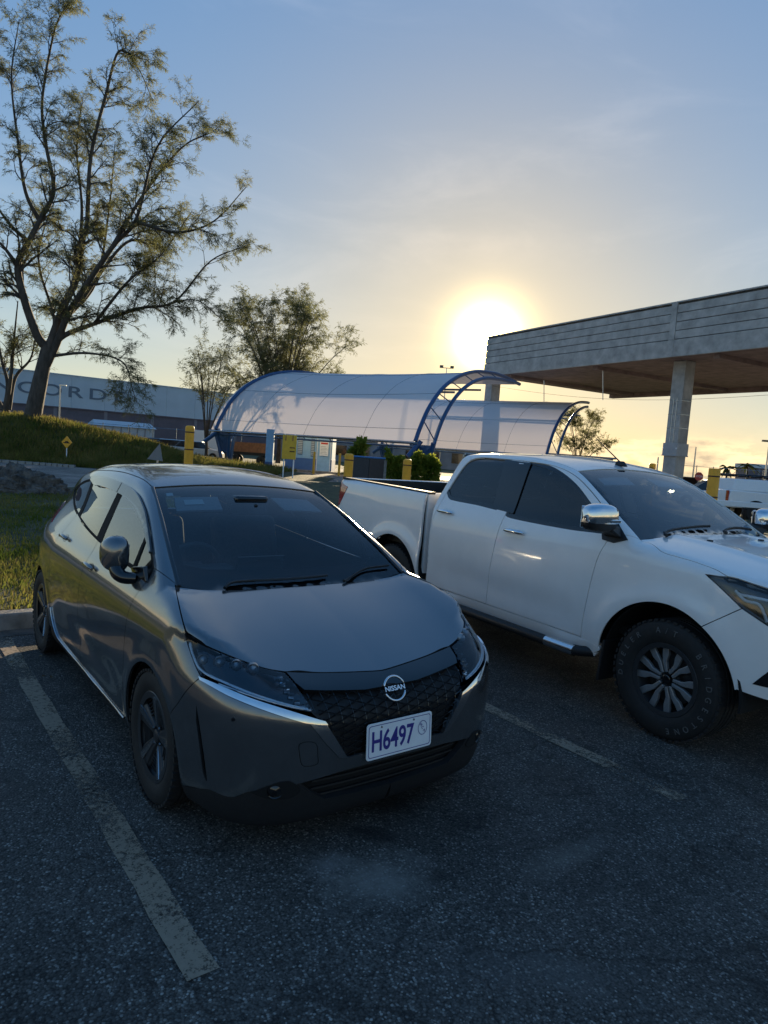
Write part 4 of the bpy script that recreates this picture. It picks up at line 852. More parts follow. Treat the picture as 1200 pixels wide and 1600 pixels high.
def make_seat(parent, x, y, z0, w=.5, hgt=.66, m=None):
    s_ = MB(); s_.box(-.27,.25,-w/2,w/2,-.07,.09, Matrix.Translation((x,y,z0+.22)) @ Matrix.Rotation(R(-6),4,'Y')); so_ = s_.build('seat', m or seatm, parent, 40, .05, 4)
    b_ = MB(); b_.box(-.07,.07,-w/2,w/2,0,hgt, Matrix.Translation((x-.26,y,z0+.25)) @ Matrix.Rotation(R(-16),4,'Y')); b_.build('backrest', m or seatm, so_, 40, .055, 4)
    h_ = MB(); h_.box(-.045,.045,-.13,.13,hgt+.05,hgt+.22, Matrix.Translation((x-.26,y,z0+.25)) @ Matrix.Rotation(R(-14),4,'Y')); h_.build('headrest', m or seatm, so_, 40, .04, 4)
for yy in (-.36, .36): make_seat(car, -1.2, yy, .28)
make_seat(car, -2.1, -.34, .30, .62, .55); make_seat(car, -2.1, .34, .30, .62, .55)
rv = MB(); rv.box(-.03,.0,-.12,.12,-.035,.035, Matrix.Translation((-.80,0,1.30))); rv.tube([(-.79,0,1.30),(-.70,0,1.34)], .012, 6); rv.build('rear_view_mirror', gblack, car, 40, .01)
ch = MB(); ch.box(-.94,-.76,-.11,.11,-.02,.02, Matrix.Translation((0,0,1.365)) @ Matrix.Rotation(R(0),4,'Y')); ch.build('camera_housing', gblack, car, 40, .015)
hl_ = NB.panel('headliner', [(-.90,-.5),(-2.8,-.45),(-2.8,.45),(-.90,.5)], 'T', mat('headliner', (.16,.16,.155), .9, var=.1, vscale=50), car, .12, 0, off=-.045, hem=0)
# sticker and folded sun visor at the driver's top corner of the screen
vs = NB.panel('sun_visor', chain([(-.70,-.50),(-.70,-.20)], [(-.70,-.20),(-.87,-.17)], [(-.87,-.17),(-.87,-.46)], [(-.87,-.46),(-.70,-.50)]), 'T', mat('visor_grey', (.30,.31,.31), .8, var=.08, vscale=60), car, .05, .01, off=-.035, hem=.012)
NB.panel('sun_visor', chain([(-.70,.50),(-.70,.20)], [(-.70,.20),(-.87,.17)], [(-.87,.17),(-.87,.46)], [(-.87,.46),(-.70,.50)]), 'T', MATS['visor_grey'], car, .05, .01, off=-.035, hem=.012)
NB.panel('visor_label', [(-.765,-.42),(-.765,-.30),(-.82,-.295),(-.82,-.41)], 'T', mat('label_paper', (.6,.62,.6), .7, var=.05, vscale=80), vs[0], .05, 0, off=-.030, hem=0)
NB.panel('windscreen_sticker', [(-.84,-.505),(-.84,-.465),(-.875,-.46),(-.875,-.50)], 'T', MATS['label_paper'], wsg, .05, 0, off=-.011, hem=0)
pp = MB(); pp.box(-.42,-.26,.34,.60,.937,.941); pp.build('paper_on_dash', MATS['label_paper'], car, 0)
# ================================================================ white pickup
TLOC = (0.8552, 3.0923, 0.0); TYAW = -0.078
wpaint = mat('white_paint', (0.84, 0.82, 0.795), 0.28, coat=0.8, var=0.03, vscale=5)
t_W = ptab([(-4.6,.90),(-4.3,.915),(-3.5,.925),(0.2,.925),(.4,.917),(.55,.89),(.68,.83),(.78,.74),(.85,.6),(.93,.3)], .03)
t_Xf = ptab([(0,.93),(.4,.905),(.6,.855),(.75,.765),(.85,.64),(.9,.52),(.96,.2)], .03)
t_dxf = ptab([(.25,.16),(.35,.10),(.45,.05),(.6,.012),(.75,0),(.9,.012),(1.0,.04),(1.1,.10),(1.2,.2)], .02)
t_dz = ptab([(.25,.12),(.36,.06),(.44,.030),(.52,.012),(.65,.002),(.8,0),(.95,.002),(1.08,.010),(1.16,.022),(1.24,.048),(1.29,.070),(1.33,.088),(1.5,.148),(1.7,.222),(1.8,.272),(1.9,.33)], .02)
t_dzb = ptab([(.25,.12),(.36,.06),(.44,.030),(.52,.012),(.65,.002),(.8,0),(.95,.002),(1.1,.006),(1.25,.016),(1.34,.032),(1.45,.06)], .02)
t_Zh = ptab([(1.05,.80),(.95,.965),(.90,1.035),(.83,1.085),(.6,1.155),(.3,1.212),(0,1.25),(-.3,1.275),(-.6,1.29)], .03)
t_Zw = ptab([(.2,.90),(-.25,1.205),(-.36,1.28),(-.7,1.495),(-1.0,1.662),(-1.15,1.724),(-1.35,1.772),(-1.7,1.803),(-2.2,1.80),(-2.6,1.77),(-2.9,1.74)], .04)
t_Xr = ptab([(.2,-2.68),(1.25,-2.68),(1.45,-2.63),(1.75,-2.54),(1.9,-2.5)], .03)
TA, TRA, TAR = (-.03, .388), (-3.22, .388), .492
def truckF(P, bed=False):
    x, y, z = P[:, 0], np.abs(P[:, 1]), P[:, 2]
    Ys = t_W(x)-(t_dzb(z) if bed else t_dz(z))
    zz = .62+.03*sstep(-x, .6, 2.5)
    if not bed: Ys = Ys-.012*np.exp(-((z-zz)/.11)**2)*sstep(-x, .62, .95)*sstep(x, -2.7, -2.2)-.03*sstep(-x, 1.5, 2.6)*sstep(z, 1.25, 1.7)
    for cx in (TA[0], TRA[0]):
        r = np.hypot(x-cx, z-TA[1]); Ys = Ys+.022*np.exp(-((r-.53)/.09)**2)*sstep(1.1-z, 0., .3)
    side = (y-Ys)*.96
    if bed: return smax(smax(side, z-1.375, .05), np.maximum(x+2.72, -4.47-x), .03)
    zh = t_Zh(x)-.03*(y/.7)**3+.012*np.exp(-((y-.42)/.07)**2)
    zw = t_Zw(x)-(.02+.02*sstep(-x, .9, 1.4))*(y/.65)**2.2
    top = np.minimum((z-zh)*.95, (z-zw)*(.84+.15*sstep(-x, .9, 1.3)))
    fr = (x-(t_Xf(y)-t_dxf(z)))*.95
    a = smax(side, top, .065); a = smax(a, fr, .09); a = smax(a, (t_Xr(z)+.03*(y/.8)**4-x), .06)
    return smax(a, .30-z, .04)
TB = Body(truckF, TLOC, TYAW, (-1.8, 0, .9)); BB = Body(lambda P: truckF(P, True), TLOC, TYAW, (-3.6, 0, .9))
c5 = lambda x, y: (500+x/3, 680+y/3)
c6 = lambda x, y: (800+x/3, 680+y/3)
c7 = lambda x, y: (850+x/3.42857, 860+y/3.42857)
trk = thing('pickup_truck', 'white double cab pickup with chrome mirrors parked beside the grey hatchback', 'pickup truck', TLOC, TYAW)
cvt = lambda pts, a='R': conv(TB, catmull(pts, 5) if len(pts) > 2 else lin(pts[0], pts[1], 6) if len(pts) == 2 else pts, a, 'RT')
dn_ = lambda p: catmull(p, 5) if len(p) > 2 else lin(p[0], p[1], 6) if len(p) == 2 else p
UR = lambda px: TB.uv(px, 'R')
UT = lambda px: TB.uv(dn_(px), 'RT')
wsT = [(-.355,-.80),(-.6,-.765),(-.85,-.715),(-1.09,-.655)]
roofT = [(-1.09,-.655),(-1.5,-.645),(-2.0,-.63),(-2.45,-.60)]
# windows traced from the photograph
w_r = chain(UR([c5(600,235), c5(612,165), c5(640,106), c5(656,97)]), UR([c5(656,97), c5(770,106), c5(886,119)]), UR([c5(886,119), c5(850,235), c5(822,332)]), UR([c5(822,332), c5(740,312), c5(640,293), c5(612,280), c5(600,235)]))
w_f = chain(UR([c5(898,352), c5(925,235), c5(954,132)]), UR([c5(954,132), c6(105,138), c6(200,175), c6(290,245), c6(372,352)]), UR([c6(372,352), c6(380,372)]), UR([c6(380,372), c6(410,440)]), UR([c6(410,440), c6(250,420), c6(0,372), c5(898,352)]))
# body sides
seamA = [(-.69,.484),(-.665,.7),(-.61,1.05),(-.56,1.20)]
beltz = 1.315
rearseam = [(-1.735,.486),(-1.72,.7),(-1.66,1.1),(-1.63,1.30)]
dlo_t = [(-.50,1.255),(-.62,1.37),(-.80,1.50),(-1.05,1.635),(-1.3,1.70),(-1.6,1.722),(-1.95,1.730),(-2.25,1.728),(-2.37,1.70),(-2.44,1.62),(-2.50,1.45),(-2.51,1.36)]
HS = TB.curve([c6(605,460), c6(650,508), c6(700,545), c6(780,572), c6(850,592), c6(950,628), c6(1038,664)])
hx_ = [tuple(p[:2]) for p in HS]
hf = catmull([wsT[0]]+[p for p in hx_[::6] if p[0] > wsT[0][0]+.04]+[(.45,-.735),(.60,-.69)], 5)
TL3 = TB.curve([c7(865,128), c7(950,205), c7(1060,312)])
TT3 = TB.curve([c7(865,128), c7(930,137), c7(1015,147), c7(1110,178), c7(1200,206)])
TBS = TB.proj(lin(on(TL3[-1:], 'R')[0], (TA[0]+TAR*math.cos(R(57)), TA[1]+TAR*math.sin(R(57))), 8), 'R')
wcT = TB.proj([wsT[0]], 'T')
iT = int(np.argmin([abs(x-TT3[6][0]) for x, y in hf])); 
fendT = poly(on(wcT, 'RT'), conv(TB, [p for p in hf if p[0] < TT3[10][0]], 'T', 'RT'), on(TT3[:11][::-1], 'RT'), on(TL3, 'RT'), on(TBS, 'RT'), cvt(arc(TA[0], TA[1], TAR, 57, 175, 26)), cvt([(-.535,.43),(-.56,.40),(-.69,.40)]), cvt(seamA), cvt([(-.56,1.20),(-.50,1.255)]))
TB.panel('front_fender', fendT, 'RT', wpaint, trk, .035, .0025, mirror=True)
fdT = chain(seamA, [(-.56,1.20),(-.50,1.255)], dlo_t[:6]+[(-1.585,1.721)], [(-1.585,1.721),(-1.60,1.5),(-1.63,1.30)], rearseam[::-1], [(-1.735,.486),(-.69,.484)])
rdT = chain(rearseam, [(-1.63,1.30),(-1.60,1.5),(-1.585,1.721)], [(-1.585,1.721),(-1.95,1.730),(-2.25,1.728),(-2.37,1.70),(-2.44,1.62),(-2.50,1.45),(-2.53,1.30)], [(-2.53,1.30),(-2.60,1.0),(-2.63,.75),(-2.62,.55),(-2.58,.487)], [(-2.58,.487),(-1.735,.486)])
tdF = TB.panel('front_door', fdT, 'R', wpaint, trk, .035, .003, mirror=True, holes=[shrink(w_f, -.03)])
tdR = TB.panel('rear_door', rdT, 'R', wpaint, trk, .035, .003, mirror=True, holes=[shrink(w_r, -.03)])
for nm, win, pads in (('front_window', w_f, tdF), ('rear_window', w_r, tdR)):
    fr_ = TB.panel('window_frame', shrink(win, -.031), 'R', gblack, trk, .03, 0, off=-.003, hem=.012, mirror=True, holes=[win])
    gl_ = TB.panel(nm, shrink(win, -.002), 'R', tglass, trk, .05, 0, off=-.010, hem=.004, mirror=True)
# black middle pillar
TB.panel('pillar_trim', UR([c5(806,342), c5(905,367), c5(992,130), c5(870,115)]), 'R', gblack, trk, .03, 0, off=.0012, hem=.008, mirror=True)
cabq = poly(cvt([(-2.58,.487),(-2.62,.55),(-2.63,.75),(-2.60,1.0),(-2.53,1.30)]), cvt([(-2.53,1.30),(-2.50,1.45),(-2.44,1.62),(-2.37,1.70)]), cvt([(-2.37,1.70)]), cvt([(-2.45,-.60)], 'T'), cvt([(-2.58,1.62),(-2.63,1.45),(-2.665,1.30),(-2.672,.9),(-2.67,.49)]), cvt([(-2.67,.49),(-2.58,.487)]))
TB.panel('cab_corner', cabq, 'RT', wpaint, trk, .03, .002, mirror=True)
railT = poly(on(wcT, 'RT'), cvt(dlo_t[:9]), cvt(roofT[::-1], 'T'), cvt(wsT[::-1], 'T'))
TB.panel('roof_side_rail', railT, 'RT', wpaint, trk, .03, .002, mirror=True)
rfo = TB.panel('roof', roofT+[(-2.48,-.3),(-2.49,0),(-2.48,.3)]+[(x,-y) for x, y in roofT[::-1]]+[(-1.12,.3),(-1.125,0),(-1.12,-.3)], 'T', wpaint, trk, .05, .003, warp=lambda P: -.006*np.exp(-((np.abs(P[:, 1])-.33)/.05)**2)*sstep(-P[:, 0], 1.25, 1.4))[0]
sl_ = chain([(-.545,.40),(-.56,.40),(-.69,.478),(-2.58,.48),(-2.67,.484)], [(-2.67,.484),(-2.67,.43),(-2.6,.40)], [(-2.6,.40),(-.56,.375)], [(-.56,.375),(-.545,.40)])
TB.panel('sill_panel', sl_, 'R', wpaint, trk, .05, .001, hem=.03, mirror=True)
TB.panel('side_shade_backing', [(-.6,.45),(-.5,1.2),(-1.6,1.27),(-2.6,1.27),(-2.62,.45)], 'R', vblack, trk, .08, 0, off=-.035, hem=0, mirror=True)  # black sheet added behind the cab side, shade painted into the door gaps
TB.panel('fender_shade_backing', [(-.6,.9),(-.5,1.15),(.0,1.12),(.5,1.0),(.62,.7),(.58,.45),(.47,.40)]+arc(TA[0],TA[1],TAR+.012,0,178,16)+[(-.55,.42)], 'R', vblack, trk, .06, 0, off=-.03, hem=0, mirror=True)  # black sheet behind the wing, darkens its seams by colour
# windscreen
wsr = [(-.350,-.6),(-.347,-.3),(-.346,0),(-.347,.3),(-.350,.6)]
wsTo = wsT+[(-1.115,-.3),(-1.12,0),(-1.115,.3)]+[(x,-y) for x, y in wsT[::-1]]+wsr[::-1]
inT = [(-.52,-.715),(-.75,-.675),(-1.0,-.61),(-1.03,-.3),(-1.035,0),(-1.03,.3),(-1.0,.61),(-.75,.675),(-.52,.715),(-.46,.4),(-.45,0),(-.46,-.4)]
tw = TB.panel('windscreen', shrink(wsTo, .003), 'T', wglass, trk, .06, 0, off=-.006, hem=.005)[0]
TB.panel('windscreen_border', shrink(wsTo, .004), 'T', gblack, tw, .05, 0, off=-.010, hem=0, holes=[inT])
# bonnet, scuttle, wipers
hbT = [p for p in hf if p[0] < TT3[10][0]]+[tuple(p[:2]) for p in TT3[10:]]; hbT = hbT+[(max(.72, hbT[-1][0]+.05),-.62),(.80,-.45),(.84,-.2),(.845,0)]
hbT = hbT+[(x,-y) for x, y in hbT[:-1][::-1]]+[(-.347,.6),(-.343,.4),(-.342,.2),(-.341,0),(-.342,-.2),(-.343,-.4),(-.347,-.6)]
TB.panel('bonnet', hbT, 'T', wpaint, trk, .04, .003)
TB.panel('bonnet_shadow_gap', [(max(x, -.29), y) for x, y in shrink(hbT, -.012)], 'T', vblack, trk, .06, 0, off=-.025, hem=0)
MB().box(-.40,-.20,-.70,.70,1.10,1.19).build('scuttle', mblack, trk, 0, .01)
for pts in ([(-.31,-.58),(-.375,-.48),(-.405,-.1),(-.41,.08)], [(-.31,.14),(-.375,.24),(-.405,.45),(-.40,.64)]):
    P = TB.proj(np.array(catmull(pts, 4)), 'T'); w_ = MB(); w_.tube([(p[0], p[1], p[2]+.02) for p in P], [.014]*4+[.010]*(len(P)-4), 6); w_.build('wiper', mblack, trk, 60)
for yy in (-.35, .3):
    P = TB.proj(np.array([(-.13, yy)]), 'T')[0]; MB().box(-.015,.015,-.02,.02,-.004,.010, Matrix.Translation(P)).build('washer_jet', mblack, trk, 0, .005)
# front end
UF = lambda px: TB.uv(dn_(px), 'FR')
hlT = poly(on(TT3, 'FR'), conv(TB, [(-.56,.985),(-.50,.93),(-.56,.86)], 'F', 'FR'), UF([c7(1200,405), c7(1110,345), c7(1060,312)]), on(TL3[::-1], 'FR'))
tl_ = TB.panel('headlight', shrink(hlT, .003), 'FR', gblack, trk, .03, 0, off=-.03, hem=0, mirror=True)
for k, lp in enumerate(tl_):
    def addp(ob): bpy.data.objects.remove(ob[1-k]); return ob[k]
    addp(TB.panel('lens', shrink(hlT, .004), 'FR', lens, lp, .04, 0, off=.001, hem=.03, mirror=True))
    addp(TB.strip('light_guide', UF([c7(1022,215), c7(1050,235), c7(1120,250), c7(1200,268)]), 'FR', whitelight, lp, .009, off=-.010, mirror=True))
    addp(TB.strip('light_guide', UF([c7(1022,215), c7(1075,268), c7(1150,290), c7(1180,345), c7(1195,385)]), 'FR', whitelight, lp, .010, off=-.012, mirror=True))
    for yy, zz in ((-.66,.955), (-.56,.93)):
        sg = 1 if k == 0 else -1; P = TB.proj(np.array([(yy, zz)]), 'F')[0]
        MB().lathe([(.0005,.03),(.02,.026),(.035,.012),(.045,.0),(.055,.012),(.056,-.03)], 18, Matrix.Translation((P[0]-.05, P[1]*sg, P[2])) @ Matrix.Rotation(R(90),4,'Y')).build('projector', rimbright, lp, 50)
crT = poly(on(TBS[::-1], 'FR'), UF([c7(1062,313), c7(1110,346), c7(1200,406)]), conv(TB, [(-.5,.845),(-.42,.80),(-.36,.62),(-.36,.45)], 'F', 'FR'), conv(TB, [(-.36,.45),(-.6,.44)], 'F', 'FR'), conv(TB, [(.60,.46),(.47,.48)], 'R', 'FR'), conv(TB, arc(TA[0], TA[1], TAR, 10, 57, 12), 'R', 'FR'))
UFp = UF([c7(1115,715), c7(1160,680), c7(1200,650)])
fgT = UFp+conv(TB, [(-.60,.66),(-.55,.60),(-.62,.56)], 'F', 'FR')+UF([c7(1200,735)])
bT = TB.panel('front_bumper', crT, 'FR', wpaint, trk, .03, .002, mirror=True)
TB.panel('fog_lamp_pocket', fgT, 'FR', gblack, trk, .03, 0, off=.003, hem=.01, mirror=True)
TB.panel('front_shade_backing', mirror_uv([(-.0001,1.0),(-.55,.95),(-.62,.45),(-.0001,.40)]), 'F', vblack, trk, .08, 0, off=-.05, hem=0)  # black backing, shade behind grille and bumper put in as colour
gT = TB.panel('grille', mirror_uv([(-.0001,1.02),(-.45,1.0),(-.49,.92),(-.40,.80),(-.0001,.78)]), 'F', mblack, trk, .05, 0, off=-.02, hem=0)[0]
for zq in (.84,.89,.94,.985):
    P = TB.proj(np.array([(yy, zq) for yy in np.linspace(-.42,.42,20)]), 'F'); b_ = MB(); b_.tube([(p[0]-.004, p[1], p[2]) for p in P], .010, 6); b_.build('grille_bar', gblack, gT)
TB.panel('bumper_bar', mirror_uv([(-.0001,.775),(-.40,.795),(-.36,.64),(-.0001,.63)]), 'F', wpaint, trk, .05, 0, hem=.02)
TB.panel('lower_intake', mirror_uv([(-.0001,.625),(-.355,.63),(-.355,.42),(-.0001,.40)]), 'F', mblack, trk, .05, 0, off=-.01, hem=0)
# cargo bed
bside = chain([(-2.735,.50),(-2.735,1.345)], [(-2.735,1.345),(-3.5,1.358),(-4.42,1.372)], [(-4.42,1.372),(-4.46,1.35),(-4.455,1.1),(-4.44,.62)], [(-4.44,.62),(-4.30,.55),(-3.76,.52)], [(-3.715,.45)]+arc(TRA[0], TRA[1], TAR, 170, 10, 26)+[(-2.73,.46)], [(-2.73,.46),(-2.735,.50)])
bs = BB.panel('bed_side', bside, 'R', wpaint, trk, .04, .001, hem=.03, mirror=True)
tlT = BB.uv([c5(93,222), c5(137,236), c5(120,262), c5(88,306), c5(70,312), c5(72,270)], 'R')
BB.panel('tail_lamp', [(-4.462,1.325),(-4.27,1.285),(-4.32,1.20),(-4.42,1.06),(-4.46,1.05)], 'R', redlens, trk, .03, 0, off=.006, hem=.02, mirror=True)
for sg in (-1, 1):
    ca = MB(); ca.box(-4.46,-2.74,-.045,.045,-.014,.014, Matrix.Translation((-3.6,.815*sg,1.352)) @ Matrix.Rotation(R(.9),4,'Y') @ Matrix.Translation((3.6,0,.008))); ca.build('bed_rail_cap', mblack, trk, 0, .012)
    li = MB(); li.box(-4.44,-2.76,-.01,.01,.80,1.36, Matrix.Translation((0,.80*sg,0)))
    for xr in np.arange(-4.36,-2.8,.12): li.box(xr-.02,xr+.02,-.02,.02,.80,1.34, Matrix.Translation((0,.785*sg,0)))
    li.build('bed_liner', mblack, trk, 0)
MB().box(-4.44,-2.76,-.79,.79,.78,.82).build('bed_floor', mblack, trk, 0)
hw = MB(); hw.box(-2.78,-2.745,-.86,.86,.55,1.35); hw.build('bed_headboard', wpaint, trk, 0, .01)
tg = MB(); tg.box(-4.49,-4.43,-.83,.83,.70,1.385); tg.build('tailgate', wpaint, trk, 0, .02)
MB().box(-4.428,-4.41,-.79,.79,.82,1.375).build('tailgate_liner', mblack, trk, 0)
rbp = MB(); rbp.box(-4.62,-4.42,-.86,.86,.48,.66); rbp.build('rear_bumper', chrome, trk, 0, .03)
MB().box(-2.665,-2.60,-.78,.78,.50,1.30).build('cab_back_panel', wpaint, trk, 0, .01)
TB.panel('rear_glass', [(-a, b) for a, b in mirror_uv([(-.0001,1.70),(-.55,1.69),(-.64,1.34),(-.0001,1.33)])], 'B', tglass, trk, .08, 0, off=.004, hem=.004)
# side steps
for sg in (-1, 1):
    s_ = MB(); s_.tube([(-.58,.86*sg,.40),(-.68,.93*sg,.385),(-.80,.945*sg,.38),(-2.45,.945*sg,.38),(-2.56,.93*sg,.385),(-2.66,.86*sg,.40)], [.036,.038,.038,.038,.038,.036], 12); so_ = s_.build('side_step', mblack, trk, 60)
    for xa, xb in ((-.70,-.98), (-2.15,-2.5)):
        c_ = MB(); c_.tube([(xa,.945*sg,.381),(xb,.945*sg,.381)], .0405, 14); c_.build('step_chrome', chrome, so_, 60)
    for xa in (-.9,-1.6,-2.3):
        b_ = MB(); b_.box(xa-.02,xa+.02,.55,.93,.37,.39) if sg > 0 else b_.box(xa-.02,xa+.02,-.93,-.55,.37,.39); b_.build('step_bracket', mblack, so_, 0)
# mirrors
for sg in (-1, 1):
    mb = MB(); v = []; f = []; n, m = 24, 14; zc = 1.375; M0 = Matrix.Translation((-.52,1.045*sg,zc)) @ Matrix.Rotation(R(8*sg),4,'Z')
    def shell(z0, z1, sx=1.0):
        q = MB(); vv = []; ff = []
        for j in range(m+1):
            a = math.pi*j/m; yy = -math.cos(a)*.135; rr = math.sin(a)**.42
            for i in range(n):
                b = 2*math.pi*i/n; ex = math.copysign(abs(math.cos(b))**.6, math.cos(b)); ez = math.copysign(abs(math.sin(b))**.6, math.sin(b))
                z_ = min(max(ez*.098*rr, z0), z1); vv.append((ex*(.085 if ex > 0 else .05)*rr*sx, yy*sg, z_))
        for j in range(m):
            for i in range(n): t_ = [j*n+i, j*n+(i+1) % n, (j+1)*n+(i+1) % n, (j+1)*n+i]; ff.append(t_ if sg > 0 else t_[::-1])
        return q.add(vv, ff, M0)
    mo = shell(-.035,.2).build('wing_mirror', chrome, trk, 60)
    shell(-.2,-.034,.96).build('mirror_lower_shell', mblack, mo, 60)
    MB().box(-.056,-.050,-.11,.11,-.075,.075, M0).build('mirror_glass', chrome, mo, 0, .003)
    MB().box(.074,.088,-.12,-.035,-.03,-.005, M0 if sg > 0 else M0 @ Matrix.Scale(-1, 4, (0,1,0))).build('indicator', lens, mo, 0, .004)
    a_ = MB(); a_.add([(-.56,.985*sg,1.285),(-.45,.985*sg,1.285),(-.44,.84*sg,1.22),(-.62,.84*sg,1.22),(-.56,.985*sg,1.35),(-.45,.985*sg,1.34),(-.50,.83*sg,1.31),(-.66,.82*sg,1.33)], [(0,1,2,3),(7,6,5,4),(0,4,5,1),(1,5,6,2),(2,6,7,3),(3,7,4,0)]); a_.build('mirror_arm', mblack, mo, 0, .015)
    TB.panel('mirror_base', [(-.40,1.235),(-.50,1.20),(-.60,1.21),(-.67,1.35),(-.60,1.385)], 'R', mblack, mo, .03, 0, off=.008, hem=.02) if sg < 0 else None
# handles
for doors, hx, hz in ((tdR, -2.40, 1.205), (tdF, -1.46, 1.148)):
    for k, d_ in enumerate(doors):
        sg = -1 if k == 0 else 1; P = TB.proj(np.array([(hx-.11+.22*i/8, hz+.004*math.sin(math.pi*i/8)) for i in range(9)]), 'R')
        h_ = MB(); h_.tube([(p[0], (abs(p[1])+.036*math.sin(math.pi*min(1,max(0,.08+.84*i/8)))**.4)*sg, p[2]) for i, p in enumerate(P)], [.010]+[.0165]*7+[.010], 10); h_.build('handle', chrome, d_, 70)
        Pc = TB.proj(np.array([(hx+.045*math.cos(a), hz+.016+.032*math.sin(a)) for a in np.linspace(0,2*math.pi,16,endpoint=False)]), 'R')
        c_ = MB(); c_.add([(p[0], (abs(p[1])+.0015)*sg, p[2]) for p in Pc], [list(range(16)) if sg < 0 else list(range(16))[::-1]]); c_.build('handle_recess', wpaint, d_, 0)
# antenna
P = TB.proj(np.array([(-1.19,-.02)]), 'T')[0]; an = MB(); an.prism([(-.06,0),(.06,0),(.02,.045),(-.05,.045)], -.02, .02, Matrix.Translation(P) @ Matrix.Rotation(R(90),4,'X')); ao = an.build('antenna_base', mblack, rfo, 0, .012)
am = MB(); am.tube([(P[0]-.02,P[1],P[2]+.04),(P[0]-.30,P[1],P[2]+.235)], [.006,.003], 6); am.build('antenna_mast', mblack, rfo)
# wheels, liners, chassis
for cx in (TA[0]+.03, TRA[0]):
    for sg in (-1, 1):
        wl = make_wheel(trk, (cx, .785*sg, .388), sg > 0, .388, .262, .234, 't')
        if sg < 0 and cx > -1:
            lt = mat('raised_white_letter', (.11,.11,.108), .7, var=.35, vscale=60); ty = [c for c in wl.children if c.name.startswith('tyre')][0]
            for word, a0, da in (('DUELER', 196, -11.5), ('A/T', 110, -11), ('BRIDGESTONE', 52, -12)):
                for i, chh in enumerate(word):
                    a = a0+da*i; rr_ = .318; M = Matrix.Rotation(R(90),4,'X') @ Matrix.Rotation(R(a),4,'Z') @ Matrix.Translation((rr_,0,.1295)) @ Matrix.Rotation(R(-90),4,'Z') @ Matrix.Rotation(R(-4),4,'X')
                    text_mesh('tyre_letter', chh, .052, lt, ty, M, .0035, .95)
        q = Matrix.Translation((cx-.0,.76*sg,.39)) @ Matrix.Rotation(R(90) if sg < 0 else R(-90),4,'X'); l_ = MB(); aa = (R(-5), R(185)) if sg < 0 else (R(175), R(365))
        l_.lathe([(TAR+.012,-.32),(TAR+.012,.13),(TAR,.135)], 26, q, a0=aa[0], a1=aa[1]); l_.lathe([(.0005,-.32),(TAR+.012,-.32)], 26, q, a0=aa[0], a1=aa[1]); l_.build('wheel_arch_liner', vblack, trk, 40)
        mf = MB(); mf.box(-.02,.0,-.13,.13,0,.30, Matrix.Translation((cx-.50,.79*sg,.22)) @ Matrix.Rotation(R(6),4,'Y')); mf.build('mud_flap', mblack, trk, 0, .008)
ch_ = MB(); ch_.box(-4.4,.6,-.50,-.38,.42,.56); ch_.box(-4.4,.6,.38,.50,.42,.56); ch_.box(-2.6,.5,-.75,.75,.44,.50); ch_.tube([(0,-.7,.388),(0,.7,.388)], .05, 8); ch_.tube([(-3.22,-.7,.388),(-3.22,.7,.388)], .07, 8); ch_.build('chassis', vblack, trk, 0)
# cabin
db = MB(); db.prism([(-.38,1.17),(-.60,1.22),(-.95,1.21),(-1.0,1.1),(-1.0,.8),(-.4,.8)], -.78, .78, Matrix.Rotation(R(90),4,'X')); db.build('dashboard', dashm, trk, 0, .04, 3)
SM = Matrix.Translation((-1.06,-.38,1.18)) @ Matrix.Rotation(R(-62),4,'Y'); stw = MB(); stw.tube([tuple(SM @ Vector((.19*math.cos(a), .19*math.sin(a), 0))) for a in np.linspace(0,2*math.pi,33)], .017, 8, False); stw.box(-.06,.05,-.08,.08,-.03,.02, SM); stw.box(-.02,.02,-.18,.18,-.01,.01, SM); stw.build('steering_wheel', dashm, trk, 50)
for yy in (-.38, .38): make_seat(trk, -1.45, yy, .52, .52, .64)
for yy in (-.38, .38): make_seat(trk, -2.25, yy, .54, .66, .56)
MB().box(-2.6,-.4,-.78,.78,.56,.62).build('floor_pan', vblack, trk, 0)
rv = MB(); rv.box(-.03,0,-.13,.13,-.035,.035, Matrix.Translation((-.98,0,1.56))); rv.tube([(-.97,0,1.57),(-.90,0,1.60)], .012, 6); rv.build('rear_view_mirror', gblack, trk, 40, .01)
TB.panel('headliner', [(-1.08,-.58),(-2.4,-.54),(-2.4,.54),(-1.08,.58)], 'T', MATS['headliner'], trk, .12, 0, off=-.045, hem=0)
for sg in (-1, 1): TB.panel('sun_visor', [(-.92,.52*sg),(-.92,.15*sg),(-1.05,.13*sg),(-1.06,.48*sg)], 'T', MATS['visor_grey'], trk, .05, 0, off=-.03, hem=.01)
